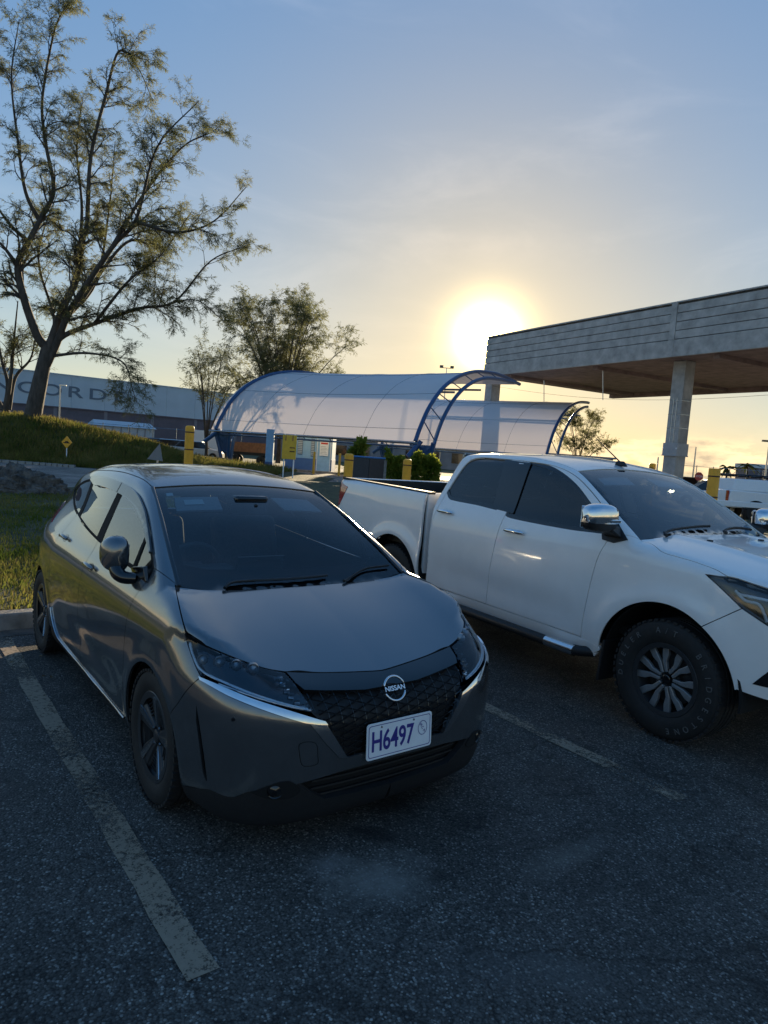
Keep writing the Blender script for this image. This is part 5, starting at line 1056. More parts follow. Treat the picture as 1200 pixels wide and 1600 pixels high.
# ================================================================ trees
bark = mat('bark', (.075,.062,.05), .9, var=.45, vscale=6, bump=.8, bscale=18, stretch=(1,1,.3))
needles = leaf_mat('casuarina_twigs', (.10,.115,.05), (.22,.215,.10), .55, .35)
def leaf_mesh(name, P, D, ln, wd, m, parent):
    n = len(P); P = np.asarray(P); D = np.asarray(D); D = D/np.maximum(np.linalg.norm(D, axis=1), 1e-6)[:, None]
    up = rng.normal(size=(n, 3)); S = np.cross(D, up); S /= np.maximum(np.linalg.norm(S, axis=1), 1e-6)[:, None]
    l = rng.uniform(.6, 1.3, n)[:, None]*ln; w = rng.uniform(.7, 1.3, n)[:, None]*wd
    V = np.empty((n, 4, 3)); V[:, 0] = P; V[:, 1] = P+D*l*.45+S*w; V[:, 2] = P+D*l+np.array([0,0,-.12])*l; V[:, 3] = P+D*l*.45-S*w
    V = V.reshape(-1, 3); i = np.arange(n)*4; T = np.stack([i, i+1, i+2, i, i+2, i+3], 1).reshape(-1, 3)
    me = bpy.data.meshes.new(name); me.vertices.add(len(V)); me.vertices.foreach_set('co', V.ravel()); me.loops.add(T.size); me.loops.foreach_set('vertex_index', T.ravel().astype(np.int32)); me.polygons.add(len(T)); me.polygons.foreach_set('loop_start', np.arange(0, T.size, 3, dtype=np.int32)); me.update(calc_edges=True); me.validate(); me.materials.append(m)
    o = bpy.data.objects.new(name, me); COL.objects.link(o); o.parent = parent; return o
def make_tree(label, base, limbs, trunk, sub_len, leaf_ln, leaf_wd, dens, seed, droop=.25, group=None, lm_=None, name='tree', nsub=14):
    """limbs: list of (points, r0, r1) in metres; twigs and foliage grow from them."""
    random.seed(seed); root = thing(name, label, 'tree', base, 0, group); b0 = Vector(base)
    def build(mb, nm, mt): 
        mb.v = [tuple(Vector(v)-b0) for v in mb.v]; return mb.build(nm, mt, root, 60)
    tm = MB(); tp = catmull([tuple(p) for p in trunk[0]], 5); n = len(tp); tm.tube(tp, [trunk[1]+(trunk[2]-trunk[1])*(i/(n-1))**.7 for i in range(n)], 12); build(tm, 'trunk', bark)
    tw = MB(); LP = []; LD = []
    def twig(p, d, ln, r, lvl):
        k = 5 if lvl < 2 else 4; pts = [p]; cur = Vector(p); dd = d.normalized()
        for i in range(k):
            dd = (dd+Vector((random.gauss(0,.16), random.gauss(0,.16), random.gauss(0,.12)-droop*.10*(i+1)*(.4 if lvl < 2 else 1)))).normalized(); cur = cur+dd*(ln/k); pts.append(cur.copy())
        tw.tube(pts, [r*(1-.8*i/k) for i in range(k+1)], 4 if lvl > 1 else 5, False)
        if lvl < 3:
            m = {1: 6, 2: 4}[lvl]
            for j in range(m):
                t = random.uniform(.2, 1.0); i = min(k-1, int(t*k)); q = pts[i].lerp(pts[i+1], t*k-i) if t < 1 else pts[-1]
                ax = Vector((random.gauss(0,1), random.gauss(0,1), random.gauss(0,.8))).normalized(); nd = ((pts[i+1]-pts[i]).normalized()*.9+ax*.75+Vector((0,0,.12))).normalized()
                twig(q, nd, ln*random.uniform(.38,.6), r*.5, lvl+1)
        if lvl >= 2:
            cnt = int(dens*ln*(1.0 if lvl == 3 else .6))
            for j in range(cnt):
                t = random.uniform(.1, 1)*k; i = min(k-1, int(t)); q = pts[i].lerp(pts[i+1], t-i)
                LP.append(tuple(q)); LD.append(((pts[i+1]-pts[i]).normalized()*.7+Vector((random.gauss(0,.6), random.gauss(0,.6), random.gauss(-.25,.5))))[:])
    for k, (pts, r0, r1) in enumerate(limbs):
        cp = catmull([tuple(p) for p in pts], 6); n = len(cp); lb = MB(); lb.tube(cp, [r0+(r1-r0)*(i/(n-1))**.8 for i in range(n)], 8); build(lb, 'limb', bark)
        ln = sum((Vector(cp[i+1])-Vector(cp[i])).length for i in range(n-1)); m = max(5, int(ln*nsub/10))
        for j in range(m):
            t = random.uniform(.22, 1.0)**.9*(n-1); i = min(n-2, int(t)); q = Vector(cp[i]).lerp(Vector(cp[i+1]), t-i); dr = (Vector(cp[i+1])-Vector(cp[i])).normalized()
            ax = Vector((random.gauss(0,1), random.gauss(0,1), random.gauss(0,.7))).normalized(); fr = t/(n-1)
            twig(q, (dr*.8+ax*.8+Vector((0,0,.25))).normalized(), sub_len*random.uniform(.55,1.15)*(1.15-.45*fr), max(.012, (r0+(r1-r0)*fr)*.42), 1)
    t_ = build(tw, 'twigs', bark); t_['kind'] = 'stuff'
    LPa = np.array(LP)-np.array(base); f = leaf_mesh('foliage', LPa, LD, leaf_ln, leaf_wd, lm_ or needles, root); f['kind'] = 'stuff'
    return root
# the tall casuarina on the mound, limbs read off the photograph
TD = 39.0
def TP(px, py, off=0.0): return at(px, py, TD+off)
tb = TP(52, 650); tb.z -= .5
L1 = [([TP(68,572),TP(72,545),TP(58,524,-.3),TP(38,468,-.8),TP(28,415,-1),TP(45,378,-.8),TP(63,343,-.5),TP(84,297,-.3),TP(72,227),TP(66,157,.3),TP(84,52,.4),TP(100,14,.4)], .30, .03),
      ([TP(62,345,-.5),TP(40,300,-1),TP(28,220,-1.4),TP(18,120,-1.6),TP(30,30,-1.6)], .13, .02),
      ([TP(45,378,-.8),TP(15,350,-2),TP(-20,300,-3)], .14, .03), ([TP(30,420,-1),TP(5,385,-1.5),TP(-25,360,-2)], .14, .03),
      ([TP(70,568),TP(80,534),TP(101,475,.3),TP(119,436,.6),TP(130,370,1),TP(136,350,1),TP(142,245,1.3),TP(165,150,1.5),TP(186,80,1.5),TP(215,105,1.6),TP(240,160,1.6)], .28, .018),
      ([TP(119,436,.6),TP(128,330,2.2),TP(120,230,2.6),TP(130,150,2.8)], .13, .02),
      ([TP(72,570),TP(88,538),TP(112,482,-.5),TP(175,387,-1.5),TP(213,342,-1.8),TP(245,231,-2.2),TP(311,157,-2.4)], .27, .02),
      ([TP(213,342,-1.8),TP(224,350,-1.8),TP(280,363,-1.6),TP(335,345,-1.2),TP(385,292,-1)], .12, .02),
      ([TP(175,387,-1.5),TP(227,300,-.4),TP(285,230,.2),TP(335,205,.4)], .12, .02),
      ([TP(80,545),TP(101,524),TP(147,506,.8),TP(217,482,1.5),TP(273,471,2),TP(329,408,2.2),TP(385,384,2.3)], .19, .02),
      ([TP(273,471,2),TP(310,470,2),TP(345,498,2)], .06, .015),
      ([TP(72,560),TP(91,555),TP(140,552,-1),TP(192,566,-1.6),TP(208,612,-1.8)], .12, .02),
      ([TP(120,480,.4),TP(190,385,2),TP(227,380,2.4),TP(241,415,2.6),TP(242,460,2.6)], .11, .02),
      ([TP(100,500,.2),TP(150,440,2.4),TP(170,330,3.2),TP(180,220,3.4)], .14, .02),
      ([TP(70,545),TP(85,500,2),TP(60,400,3),TP(90,300,3.2)], .15, .02), ([TP(147,506,.8),TP(200,440,-.6),TP(250,400,-.8),TP(300,330,-.8)], .10, .02)]
make_tree('tall wispy casuarina with several upright limbs on the grassy mound', tb, L1, ([tb, TP(52,647), TP(66,580), TP(74,541)], .62, .30), 1.9, .22, .0105, 30, 11, .35, name='casuarina_tree', nsub=24)
sb = at(8, 650, 42); sb.z -= .4
make_tree('dark many-stemmed tree at the left edge behind the casuarina', sb, [([at(8,640,42),at(12,600,42),at(2,560,41.8),at(-8,500,41.5)], .16, .04), ([at(14,640,42),at(24,590,42.2),at(48,560,42.4),at(56,520,42.4)], .14, .03), ([at(10,640,42),at(18,580,41.6),at(22,530,41.5),at(28,470,41.5)], .15, .03), ([at(4,640,42),at(-14,600,42),at(-30,540,42)], .15, .03)], ([sb, at(8,648,42), at(10,640,42)], .35, .22), 2.0, .24, .013, 20, 5, .3, name='casuarina_tree', nsub=13)
def auto_tree(label, px, ptop, pspread, depth, seed, ground=0.0, lean=0, nl=9, name='tree', r=.22, dens=13, sub=2.6, lw=.04, frac=.3):
    base = below(px, 700, depth, ground); top = at(px, ptop, depth).z; hgt = top-ground; sp = pspread*depth/FPX; random.seed(seed); limbs = []
    fork = base+Vector((0,0,hgt*frac*.6))
    for k in range(nl):
        a = 2*math.pi*k/nl+random.uniform(-.3,.3); o = Vector((math.cos(a), math.sin(a), 0)); rr = sp*random.uniform(.55,1.0); zz = hgt*random.uniform(.55,.98) if k % 3 else hgt*random.uniform(.85,1.0); f2 = .6 if zz > hgt*.85 else 1
        limbs.append(([fork+o*.1, fork+o*rr*.3*f2+Vector((0,0,(zz-hgt*frac*.6)*.4)), fork+o*rr*.7*f2+Vector((0,0,(zz-hgt*frac*.6)*.8)), base+o*rr*f2+Vector((0,0,zz))], r*.36, .02))
    return make_tree(label, base, limbs, ([base-Vector((0,0,.3)), base+Vector((.1,0,hgt*frac*.3)), fork+Vector((0,0,.1))], r, r*.6), sub, .26, lw*.5, dens*1.7, seed, .3, name=name, nsub=11)
auto_tree('loose bushy tree rising behind the left end of the white canopy', 435, 475, 128, 60, 21, 0, nl=22, r=.26, name='broadleaf_tree', dens=10, sub=2.6, lw=.04)
auto_tree('slender tree leaning out left of the white canopy over the car park', 322, 545, 58, 54, 23, 0, nl=8, r=.17, name='broadleaf_tree', dens=7, sub=2.1, lw=.04)
auto_tree('small round backlit tree beyond the end of the second canopy', 905, 645, 52, 74, 31, 0, nl=13, r=.12, name='broadleaf_tree', dens=10, sub=1.8, lw=.05)
# ================================================================ boulder
import mathutils.noise as mn
rock = mat('coral_rock', (.10,.09,.08), .95, var=.8, vscale=5, bump=1.0, bscale=14, detail=10)
b0 = gnd(38, 778); 
bm_ = MB(); n1, n2 = 90, 46; vv = []
for j in range(n2+1):
    th = math.pi*.5*(j/n2)*1.12
    for i in range(n1):
        ph = 2*math.pi*i/n1; d = Vector((math.cos(ph)*math.sin(th), math.sin(ph)*math.sin(th), math.cos(th)))
        s = .92+.26*mn.noise(d*2.1+Vector((3,1,0)))+.20*(.5-abs(mn.noise(d*4.3)))+.12*(.5-abs(mn.noise(d*9.0)))+.06*mn.noise(d*19)
        vv.append((RV[0]*d.x*1.02*s+HV[0]*d.y*.7*s, RV[1]*d.x*1.02*s+HV[1]*d.y*.7*s, d.z*.72*s*(1-.18*d.x)-.05))
bm_.add(vv, [(j*n1+i, (j+1)*n1+i, (j+1)*n1+(i+1) % n1, j*n1+(i+1) % n1) for j in range(n2) for i in range(n1)]); bo = bm_.build('boulder', rock, None, 28, loc=(b0.x, b0.y, .05)); tag(bo, 'large rough grey boulder on the verge behind the hatchback', 'boulder')
# ================================================================ bollards
yel = mat('yellow_bollard_sleeve', (.88,.40,.02), .5, var=.12, vscale=6, bump=.05, bscale=30)
band = mat('dark_band', (.06,.02,.015), .6, var=.2, vscale=20)
def bollard(px, ptop, depth, rad, label, dome=True, base=0.0):
    p = below(px, ptop, depth, base); h = at(px, ptop, depth).z-base; t = thing('bollard', label, 'bollard', p, 0, 'yellow bollards')
    b_ = MB(); b_.lathe([(rad,-.05),(rad,h-.09),(rad*.96,h-.04),(rad*.8,h-.012),(rad*.45,h),(.0005,h)] if dome else [(rad,-.05),(rad,h-.015),(rad*.95,h),(.0005,h)], 24); b_.build('sleeve', yel, t, 50)
    for z in (h-.22, h-.75):
        if z > .2: r_ = MB(); r_.lathe([(rad+.001,z),(rad+.006,z+.005),(rad+.006,z+.03),(rad+.001,z+.035)], 24); r_.build('band', band, t, 50)
bollard(297, 665, 21, .138, 'yellow bollard just above the roof of the grey hatchback')
bollard(546, 708.5, 21, .14, 'yellow bollard beside the dark bins, behind the pickup bed')
bollard(637, 717.5, 23, .145, 'yellow bollard in front of the hedge, behind the pickup cab')
bollard(1117, 732, 17.5, .14, 'tall yellow bollard beyond the pickup bonnet on the right', False)
bollard(1020, 724, 30, .14, 'yellow bollard tip showing over the pickup windscreen')
# ================================================================ canopies
blue = mat('blue_steel', (.018,.075,.20), .4, .1, var=.12, vscale=5, coat=.2)
def fabric_mat():
    m = bpy.data.materials.new('white_membrane'); m.use_nodes = True; t = m.node_tree; t.nodes.clear(); nn = t.nodes.new; lk = t.links.new
    o = nn('ShaderNodeOutputMaterial'); d = nn('ShaderNodeBsdfDiffuse'); s = nn('ShaderNodeBsdfTranslucent'); x = nn('ShaderNodeMixShader'); x.inputs[0].default_value = .28
    co = nn('ShaderNodeTexCoord'); n = nn('ShaderNodeTexNoise'); n.inputs['Scale'].default_value = .5; n.inputs['Detail'].default_value = 6; lk(co.outputs['Object'], n.inputs[0])
    r = nn('ShaderNodeValToRGB'); r.color_ramp.elements[0].color = (.74,.75,.78,1); r.color_ramp.elements[1].color = (.85,.85,.86,1); lk(n.outputs['Fac'], r.inputs[0]); lk(r.outputs[0], d.inputs[0]); s.inputs[0].default_value = (.46,.42,.42,1)
    lk(d.outputs[0], x.inputs[1]); lk(s.outputs[0], x.inputs[2]); lk(x.outputs[0], o.inputs[0]); return m
fabm = fabric_mat()
AX = (RV*.85-HV*.526); PX_ = (RV*.526+HV*.85); AX = Vector(AX).normalized(); PV = Vector(PX_).normalized()
prof = catmull([(0,2.38),(.45,3.2),(1.3,4.35),(2.7,5.5),(4.5,6.35),(6.5,6.88),(8.5,7.12),(10.5,7.2),(14,7.05)], 6)
inner = catmull([(1.1,-.05),(1.15,1.3),(1.5,2.5),(2.3,3.85),(3.6,5.1),(5.2,6.0),(7.2,6.6),(9.5,6.85),(12,6.95)], 6)
CK = 1.12
prof = [(a*CK, 1.714+(b-1.714)*CK) for a, b in prof]; INNER = [(a*CK, 1.714+(b-1.714)*CK if b > .5 else b) for a, b in inner]; PROF = prof
def canopy(E0, length, label, smax_=99.0):
    prof, inner = [q for q in PROF if q[0] <= smax_], [q for q in INNER if q[0] <= smax_-1.5]
    root = thing('canopy', label, 'canopy', (E0.x, E0.y, 0), 0, 'barrel canopies over the lanes')
    def Q(a, s, z): v = AX*a+PV*s; return (v.x, v.y, z)
    m = MB(); nA = 22; n = len(prof)
    vv = [Q(length*i/nA, s, z-(.22*math.sin(math.pi*i/nA)*math.sin(math.pi*min(1, j/(n*.9))) if 1 else 0)) for i in range(nA+1) for j, (s, z) in enumerate(prof)]
    m.add(vv, [(i*n+j, i*n+j+1, (i+1)*n+j+1, (i+1)*n+j) for i in range(nA) for j in range(n-1)]); m.build('membrane', fabm, root, 80)
    for j_ in (5, 16, 28):
        if j_ < n: t = MB(); t.tube([tuple(Vector(vv[i*n+j_])+Vector((0,0,.012))) for i in range(nA+1)], .016, 5, False); t.build('membrane_seam', satin, root)
    for i_ in (5, 11, 17): t = MB(); t.tube([tuple(Vector(vv[i_*n+j])+Vector((0,0,.008))) for j in range(n)], .012, 5, False); t.build('membrane_seam', satin, root)
    for a in (0, length):
        for nm, path, rad in (('outer_arch', [(s, z+.02) for s, z in prof], .13), ('inner_arch', inner, .125)):
            t = MB(); t.tube([Q(a+(.55 if a == 0 else -.0) if nm == 'outer_arch' else a+(.9 if a == 0 else .35), s-(.10 if nm == 'outer_arch' else 0), z) for s, z in path], rad, 10); t.build(nm, blue, root, 60)
        for k in range(2, len(inner)-4, 5):
            s, z = inner[k]; j = int(np.argmin([abs(q[0]-s+.9)+abs(q[1]-z-.3)*.6 for q in prof])); t = MB(); t.tube([Q(a+(.9 if a == 0 else .35), s, z), Q(a+(.55 if a == 0 else 0), prof[j][0]-.1, prof[j][1])], .035, 6); t.build('strut', blue, root)
        # splayed foot with a web plate
        ac = a+(.75 if a == 0 else .2); f = MB()
        for da in (-.75, .75): f.tube([Q(ac+da, .35, 2.45), Q(ac+da*.62, .6, 1.2), Q(ac+da*.34, .75, -.05)], [.13,.14,.12], 8)
        fo = f.build('foot', blue, root, 60); w = MB(); w.add([Q(ac-.66,.5,2.3),Q(ac+.66,.5,2.3),Q(ac+.45,.62,1.15),Q(ac,.66,.75),Q(ac-.45,.62,1.15),Q(ac,.46,1.75)], [(0,5,4),(0,1,5),(5,1,2),(5,2,3,4)]); so_ = w.build('web_plate', blue, root, 0); so_.modifiers.new('s','SOLIDIFY').thickness = .03
        br = MB(); br.tube([Q(ac+(-1.0 if a == 0 else -.5), -.35, 1.55), Q(ac, .2, 2.5)], .15, 8); br.build('brace', blue, root)
    for s, z, rr in ((-.05,2.36,.07), (.25,2.15,.06), (.5,2.45,.05)):
        t = MB(); t.tube([Q(-.15,s,z), Q(length+.15,s,z)], rr, 8); t.build('eave_beam', blue if rr < .07 else satin, root)
    for k in range(1, 8): t = MB(); a = length*k/8; t.tube([Q(a,-.05,2.36),Q(a,.5,2.45)], .03, 6); t.tube([Q(a,-.05,2.36),Q(a,.25,2.15)], .03, 6); t.build('eave_bracket', blue, root)
    for s, z in ((4.5,6.35-.35), (8.5,6.6)): t = MB(); t.tube([Q(0,s,z-.15), Q(length,s,z-.15)], .07, 8); t.build('purlin', blue, root)
    return root
E0 = at(330, 672, 49.3); canopy(Vector((E0.x, E0.y, 0)), 17.0, 'white barrel canopy on blue arches in front, above the booth')
E2 = Vector((E0.x, E0.y, 0))+PV*20.8+AX*.95; canopy(E2, 17.0, 'white barrel canopy behind the first one, nearer the concrete roof', 11.0)
# ================================================================ booth under the canopy
lblue = mat('light_blue_wall', (.24,.42,.62), .7, var=.1, vscale=3, bump=.1, bscale=30)
dblue = mat('dark_blue_wall', (.05,.12,.30), .7, var=.12, vscale=3)
def facing(o, z=0.0, rot=0.0):                      # frame at a ground point: x to the right, y towards the camera's back
    return math.atan2(RV[1], RV[0])+rot
FZ = facing(None)
bp_ = below(482, 700, 47.3); booth = thing('booth', 'light blue pay booth with dark blue base under the white canopy', 'booth', bp_, FZ)
def bx(nm, x0, x1, y0, y1, z0, z1, m, parent, bev=.01): o = MB().box(x0,x1,y0,y1,z0,z1).build(nm, m, parent, 0, bev); return o
bx('wall', -1.55,1.65,0,3.2,.9,2.6,lblue,booth); bx('base', -1.57,1.67,-.02,3.22,0,.9,dblue,booth); bx('roof', -1.7,1.8,-.1,3.4,2.6,2.72,mat('roof_grey',(.3,.3,.31),.7,var=.1),booth)
wn_ = bx('window', -.75,-.40,-.05,.02,1.15,2.3,mat('louvre_frame',(.10,.14,.2),.4,var=.1),booth)
for k in range(9): MB().box(-.73,-.42,-.09,-.05,0,.07).build('louvre', mat('louvre_blade',(.38,.45,.52),.4,var=.1), wn_, 0).location = (0,0,1.2+k*.12)
w2 = bx('window', .18,.42,-.05,.02,1.05,2.3,MATS['louvre_frame'],booth)
for k in range(9): MB().box(.2,.40,-.09,-.05,0,.07).build('louvre', MATS['louvre_blade'], w2, 0).location = (0,0,1.12+k*.12)
dr = bx('door', .62,1.55,-.06,0,.02,2.35,lblue,booth); MB().box(.60,.64,-.08,0,0,2.4).build('door_frame', whitep, dr, 0); MB().box(1.53,1.57,-.08,0,0,2.4).build('door_frame', whitep, dr, 0)
bx('step_kerb', -1.8,2.2,-.7,-.02,0,.1,concm,booth)
nb = thing('notice_board', 'white notice board with red heading on the booth door', 'notice board', bp_+Vector(RV)*1.1-Vector(HV)*.1+Vector((0,0,1.15)), FZ)
bx('board', -.30,.30,-.02,0,0,1.0,whitep,nb); bx('heading', -.24,.24,-.026,-.02,.80,.92,mat('notice_red',(.5,.04,.03),.5,var=.1),nb,0)
for k in range(6): bx('text_line', -.24,.24-.06*(k % 3),-.024,-.02,.12+k*.1,.145+k*.1,mat('notice_ink',(.25,.28,.32),.6,var=.1),nb,0)
cl_ = thing('booth_column', 'light blue column left of the pay booth', 'column', below(421, 700, 46), FZ); bx('shaft', -.25,.25,0,.4,0,2.7,lblue,cl_); bx('base', -.26,.26,-.01,.41,0,.5,dblue,cl_)
# low dark wall and hedge behind the bins
ys = below(452, 700, 36); sg_ = thing('yellow_sign', 'yellow lane sign on two white posts left of the booth', 'sign', ys, FZ)
bx('panel', -.37,.37,-.03,.03,.98,2.25,mat('sign_yellow',(.72,.43,.03),.5,var=.1,vscale=5),sg_)
for x in (-.26,.26): bx('post', x-.03,x+.03,.03,.09,0,2.3,whitep,sg_)
for x in (-.2,.17): bx('hook', x-.025,x+.025,-.05,-.03,1.95,2.22,gblack,sg_,0)
for k in range(2): bx('text_line', .03,.30,-.034,-.03,1.36+.2*k,1.42+.2*k,gblack,sg_,0)
for px, lab in ((492,'thin yellow post in front of the booth windows'), (532,'thin yellow post right of the booth door')):
    t = thing('guard_post', lab, 'post', below(px, 700, 42.6), FZ, 'thin yellow posts by the booth'); b_ = MB(); b_.lathe([(.075,0),(.075,1.38),(.06,1.42),(.0005,1.43)], 14); b_.build('post', yel, t, 50); b_ = MB(); b_.lathe([(.13,0),(.13,.03),(.075,.035)], 14); b_.build('base_plate', satin, t, 40)
bind = mat('bin_grey', (.045,.045,.05), .6, var=.15, vscale=5); binb = mat('bin_blue', (.02,.16,.42), .45, var=.1)
for px, lab in ((566,'dark grey bin with blue lid next to the yellow bollard'), (591,'dark grey bin with blue lid nearer the hedge')):
    t = thing('waste_bin', lab, 'bin', below(px, 700, 31), FZ, 'lidded waste bins'); bx('body', -.36,.36,0,.75,.06,1.38,bind if px < 580 else mat('bin_brown',(.05,.04,.04),.6,var=.15),t,.02); bx('lid', -.37,.37,-.02,.78,1.39,1.46,binb,t,.02); bx('plinth', -.34,.34,.02,.72,0,.05,mblack,t)
t = thing('fence_post', 'grey post standing right of the waste bins', 'post', below(604, 700, 30.6), FZ); bx('post', -.06,.06,0,.12,0,1.3,concm,t); bx('cap', -.075,.075,-.015,.135,1.301,1.34,concm,t)
hedge_m = leaf_mat('hedge_leaves', (.10,.15,.02), (.28,.30,.05), .55, 1.5)
def bush(name, label, px0, px1, depth, h, thick, n, seed, ln=.16, spiky=False, cat='hedge'):
    c = below((px0+px1)/2, 700, depth); wd = (px1-px0)/FPX*depth; t = thing(name, label, cat, c, FZ); r_ = np.random.default_rng(seed)
    P = np.stack([r_.uniform(-wd/2, wd/2, n), r_.uniform(0, thick, n), h*r_.uniform(0, 1, n)**.7], 1); P[:, 2] *= 1+.12*np.sin(P[:, 0]*3.1)+.08*np.sin(P[:, 0]*7.7); D = r_.normal(size=(n, 3))+np.array([0,0,.9 if spiky else .4])
    leaf_mesh('foliage', P, D, ln, ln*.28, hedge_m, t)['kind'] = 'stuff'; st = MB()
    for k in range(max(2, int(wd*2))): x = -wd/2+.1+k*(wd-.2)/max(1, int(wd*2)-1); st.tube([(x,thick/2,0),(x+.05,thick/2,h*.6)], .03, 5)
    st.build('stem', bark, t)
bush('hedge', 'clipped green hedge behind the bins and bollard', 604, 690, 35, 1.62, 1.0, 9000, 3)
bush('spiky_shrub', 'spiky yellow-green shrub rising over the waste bins', 548, 568, 36, 1.95, .6, 700, 4, .42, True, 'shrub')
sv = thing('service_building', 'low grey-blue service building beyond the canopies', 'building', below(440, 700, 92), FZ-.05); MB().box(0,44,0,8,0,2.9).build('wall', mat('service_wall',(.20,.23,.27),.8,var=.2,vscale=.5), sv, 0); MB().box(-.3,44.3,-.3,8.3,2.9,3.15).build('roof', MATS['roof_grey'], sv, 0)
for k in range(14): MB().box(1.2+k*3.1,2.6+k*3.1,-.06,.0,.9,2.2).build('window', gblack, sv, 0)
# wooden cart under the canopy
ct = thing('wooden_cart', 'brown boxed cart on wheels under the left end of the canopy', 'cart', below(388, 700, 53), FZ); bx('box', -1.5,1.6,0,1.4,.95,1.7,mat('rusty_brown',(.26,.12,.06),.8,var=.3,vscale=5),ct); bx('bed', -1.7,1.8,.05,1.35,.72,.94,mblack,ct)
for x in (-1.0,1.0):
    for y in (.1,1.3): MB().lathe([(.10,-.08),(.30,-.09),(.36,-.05),(.36,.05),(.30,.09),(.10,.08)], 20, Matrix.Translation((x,y,.36)) @ Matrix.Rotation(R(90),4,'X'), True).build('wheel', rubber, ct, 40)
bx('prop', 1.75,1.82,0,.07,0,.9,satin,ct)
# ================================================================ elevated concrete deck
def board_mat():
    m = mat('weathered_concrete', (.42,.415,.40), .9, var=.28, vscale=1.1, bump=.35, bscale=14, detail=9); return m
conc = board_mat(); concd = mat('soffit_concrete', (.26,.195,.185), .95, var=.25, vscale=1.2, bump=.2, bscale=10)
A_ = below(755, 600, 68.8); B_ = Vector((0,0,0)); q_ = at(1200, 560, 43.2); B_ = A_+(Vector((q_.x, q_.y, 0))-A_)*1.9
U_ = (B_-A_).normalized(); LN = (B_-A_).length; Vn = Vector((-U_.y, U_.x, 0)); Vn = Vn if Vn.dot(Vector(HV)) > 0 else -Vn
deck = thing('concrete_roof', 'massive board-marked concrete roof on columns at the right', 'building', A_, math.atan2(U_.y, U_.x))
sy = 1 if (Matrix.Rotation(-math.atan2(U_.y, U_.x), 4, 'Z') @ Vn).y > 0 else -1
DZ0, DZ1 = 9.93, 13.72
def bd(nm, x0, x1, y0, y1, z0, z1, m, parent=deck, bev=.012): a, b_ = sorted((y0*sy, y1*sy)); return MB().box(x0,x1,a,b_,z0,z1).build(nm, m, parent, 0, bev)
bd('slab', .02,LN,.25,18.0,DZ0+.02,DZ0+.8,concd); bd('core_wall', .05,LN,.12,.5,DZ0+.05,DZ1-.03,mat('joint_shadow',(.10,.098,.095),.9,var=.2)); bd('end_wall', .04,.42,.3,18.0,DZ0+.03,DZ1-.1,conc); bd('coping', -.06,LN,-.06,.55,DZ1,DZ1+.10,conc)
j1 = (Vector((at(1062,520,50).x, at(1062,520,50).y, 0))-A_).dot(U_)
for x0, x1 in ((0,j1-.26), (j1+.26,j1+18), (j1+18.5,LN)):
    bd('edge_beam', x0+.004 if x0 else 0,x1,-.05,.15,DZ0,DZ0+1.20,conc)
    z = DZ0+1.26
    for k, hh in enumerate((.61,.61,.61,.60)): bd('board_panel', x0,x1,0.0+.008*(k % 2),.12,z,z+hh-.05,conc); z += hh
for xj in (j1, j1+18.25): bd('joint_pilaster', xj-.24,xj+.24,-.055,.12,DZ0+1.21,DZ1-.005,conc)
bd('edge_beam', j1-.256,j1+.256,-.054,.14,DZ0+.003,DZ0+1.205,conc)
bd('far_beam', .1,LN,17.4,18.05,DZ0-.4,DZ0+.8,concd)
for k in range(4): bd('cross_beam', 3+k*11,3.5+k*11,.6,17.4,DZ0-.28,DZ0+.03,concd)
def column(px, depth, label, w=1.08):
    p = below(px, 640, depth); c = thing('column', label, 'column', p, math.atan2(U_.y, U_.x), 'columns carrying the concrete roof')
    MB().box(-w/2,w/2,-w/2,w/2,0,DZ0-.003).build('shaft', conc, c, 0, .03)
    MB().box(-w/2-.09,w/2+.09,-w/2-.09,w/2+.09,3.02,3.9).build('collar', mat('collar_paint',(.40,.42,.44),.6,var=.1,vscale=4), c, 0, .01)
    MB().box(-w/2-.12,w/2+.12,-w/2-.12,w/2+.12,2.95,3.02).build('collar_rim', MATS['collar_paint'], c, 0)
    for x in (-w/2-.02, w/2+.02): MB().lathe([(.0005,.05),(.05,.04),(.075,0)], 14, Matrix.Translation((x,(-w/2-.09)*1,3.5)) @ Matrix.Rotation(R(90),4,'X')).build('wall_lamp', whitep, c, 50)
    for x in (-.15,.14): MB().tube([(x,-w/2-.02,3.95),(x,-w/2-.02,7.2)], .02, 6).build('conduit', satin, c)
    for z in (5.0,6.0,7.0): MB().box(-w/2-.006,w/2+.006,-w/2-.006,w/2+.006,z,z+.03).build('strap', satin, c, 0)
column(1062, 51, 'concrete column with pale collar standing behind the pickup roof')
column(767, 70.4, 'distant concrete column beside the sun at the left end of the roof', 1.1)
for px, y0, y1, d, lab in ((850,594,628,62.6,'left of the thin rods hanging from the concrete roof'), (942,578,625,56.8,'right of the thin rods hanging from the concrete roof')):
    a = at(px, y0, d); b_ = at(px, y1, d); o = MB().tube([a-a, b_-a], .035, 6).build('hanging_rod', satin, None, loc=a); tag(o, lab, 'rod', 'rods hanging from the concrete roof')
cb = MB(); pa, pb_ = at(770,603,68), at(1330,607,41); pts_ = [pa.lerp(pb_, i/20)-Vector((0,0,1.0*math.sin(math.pi*i/20))) for i in range(21)]; cb.tube([p-pa for p in pts_], .015, 4); tag(cb.build('overhead_cable', gblack, None, loc=pa), 'thin dark cable strung below the concrete roof', 'cable')
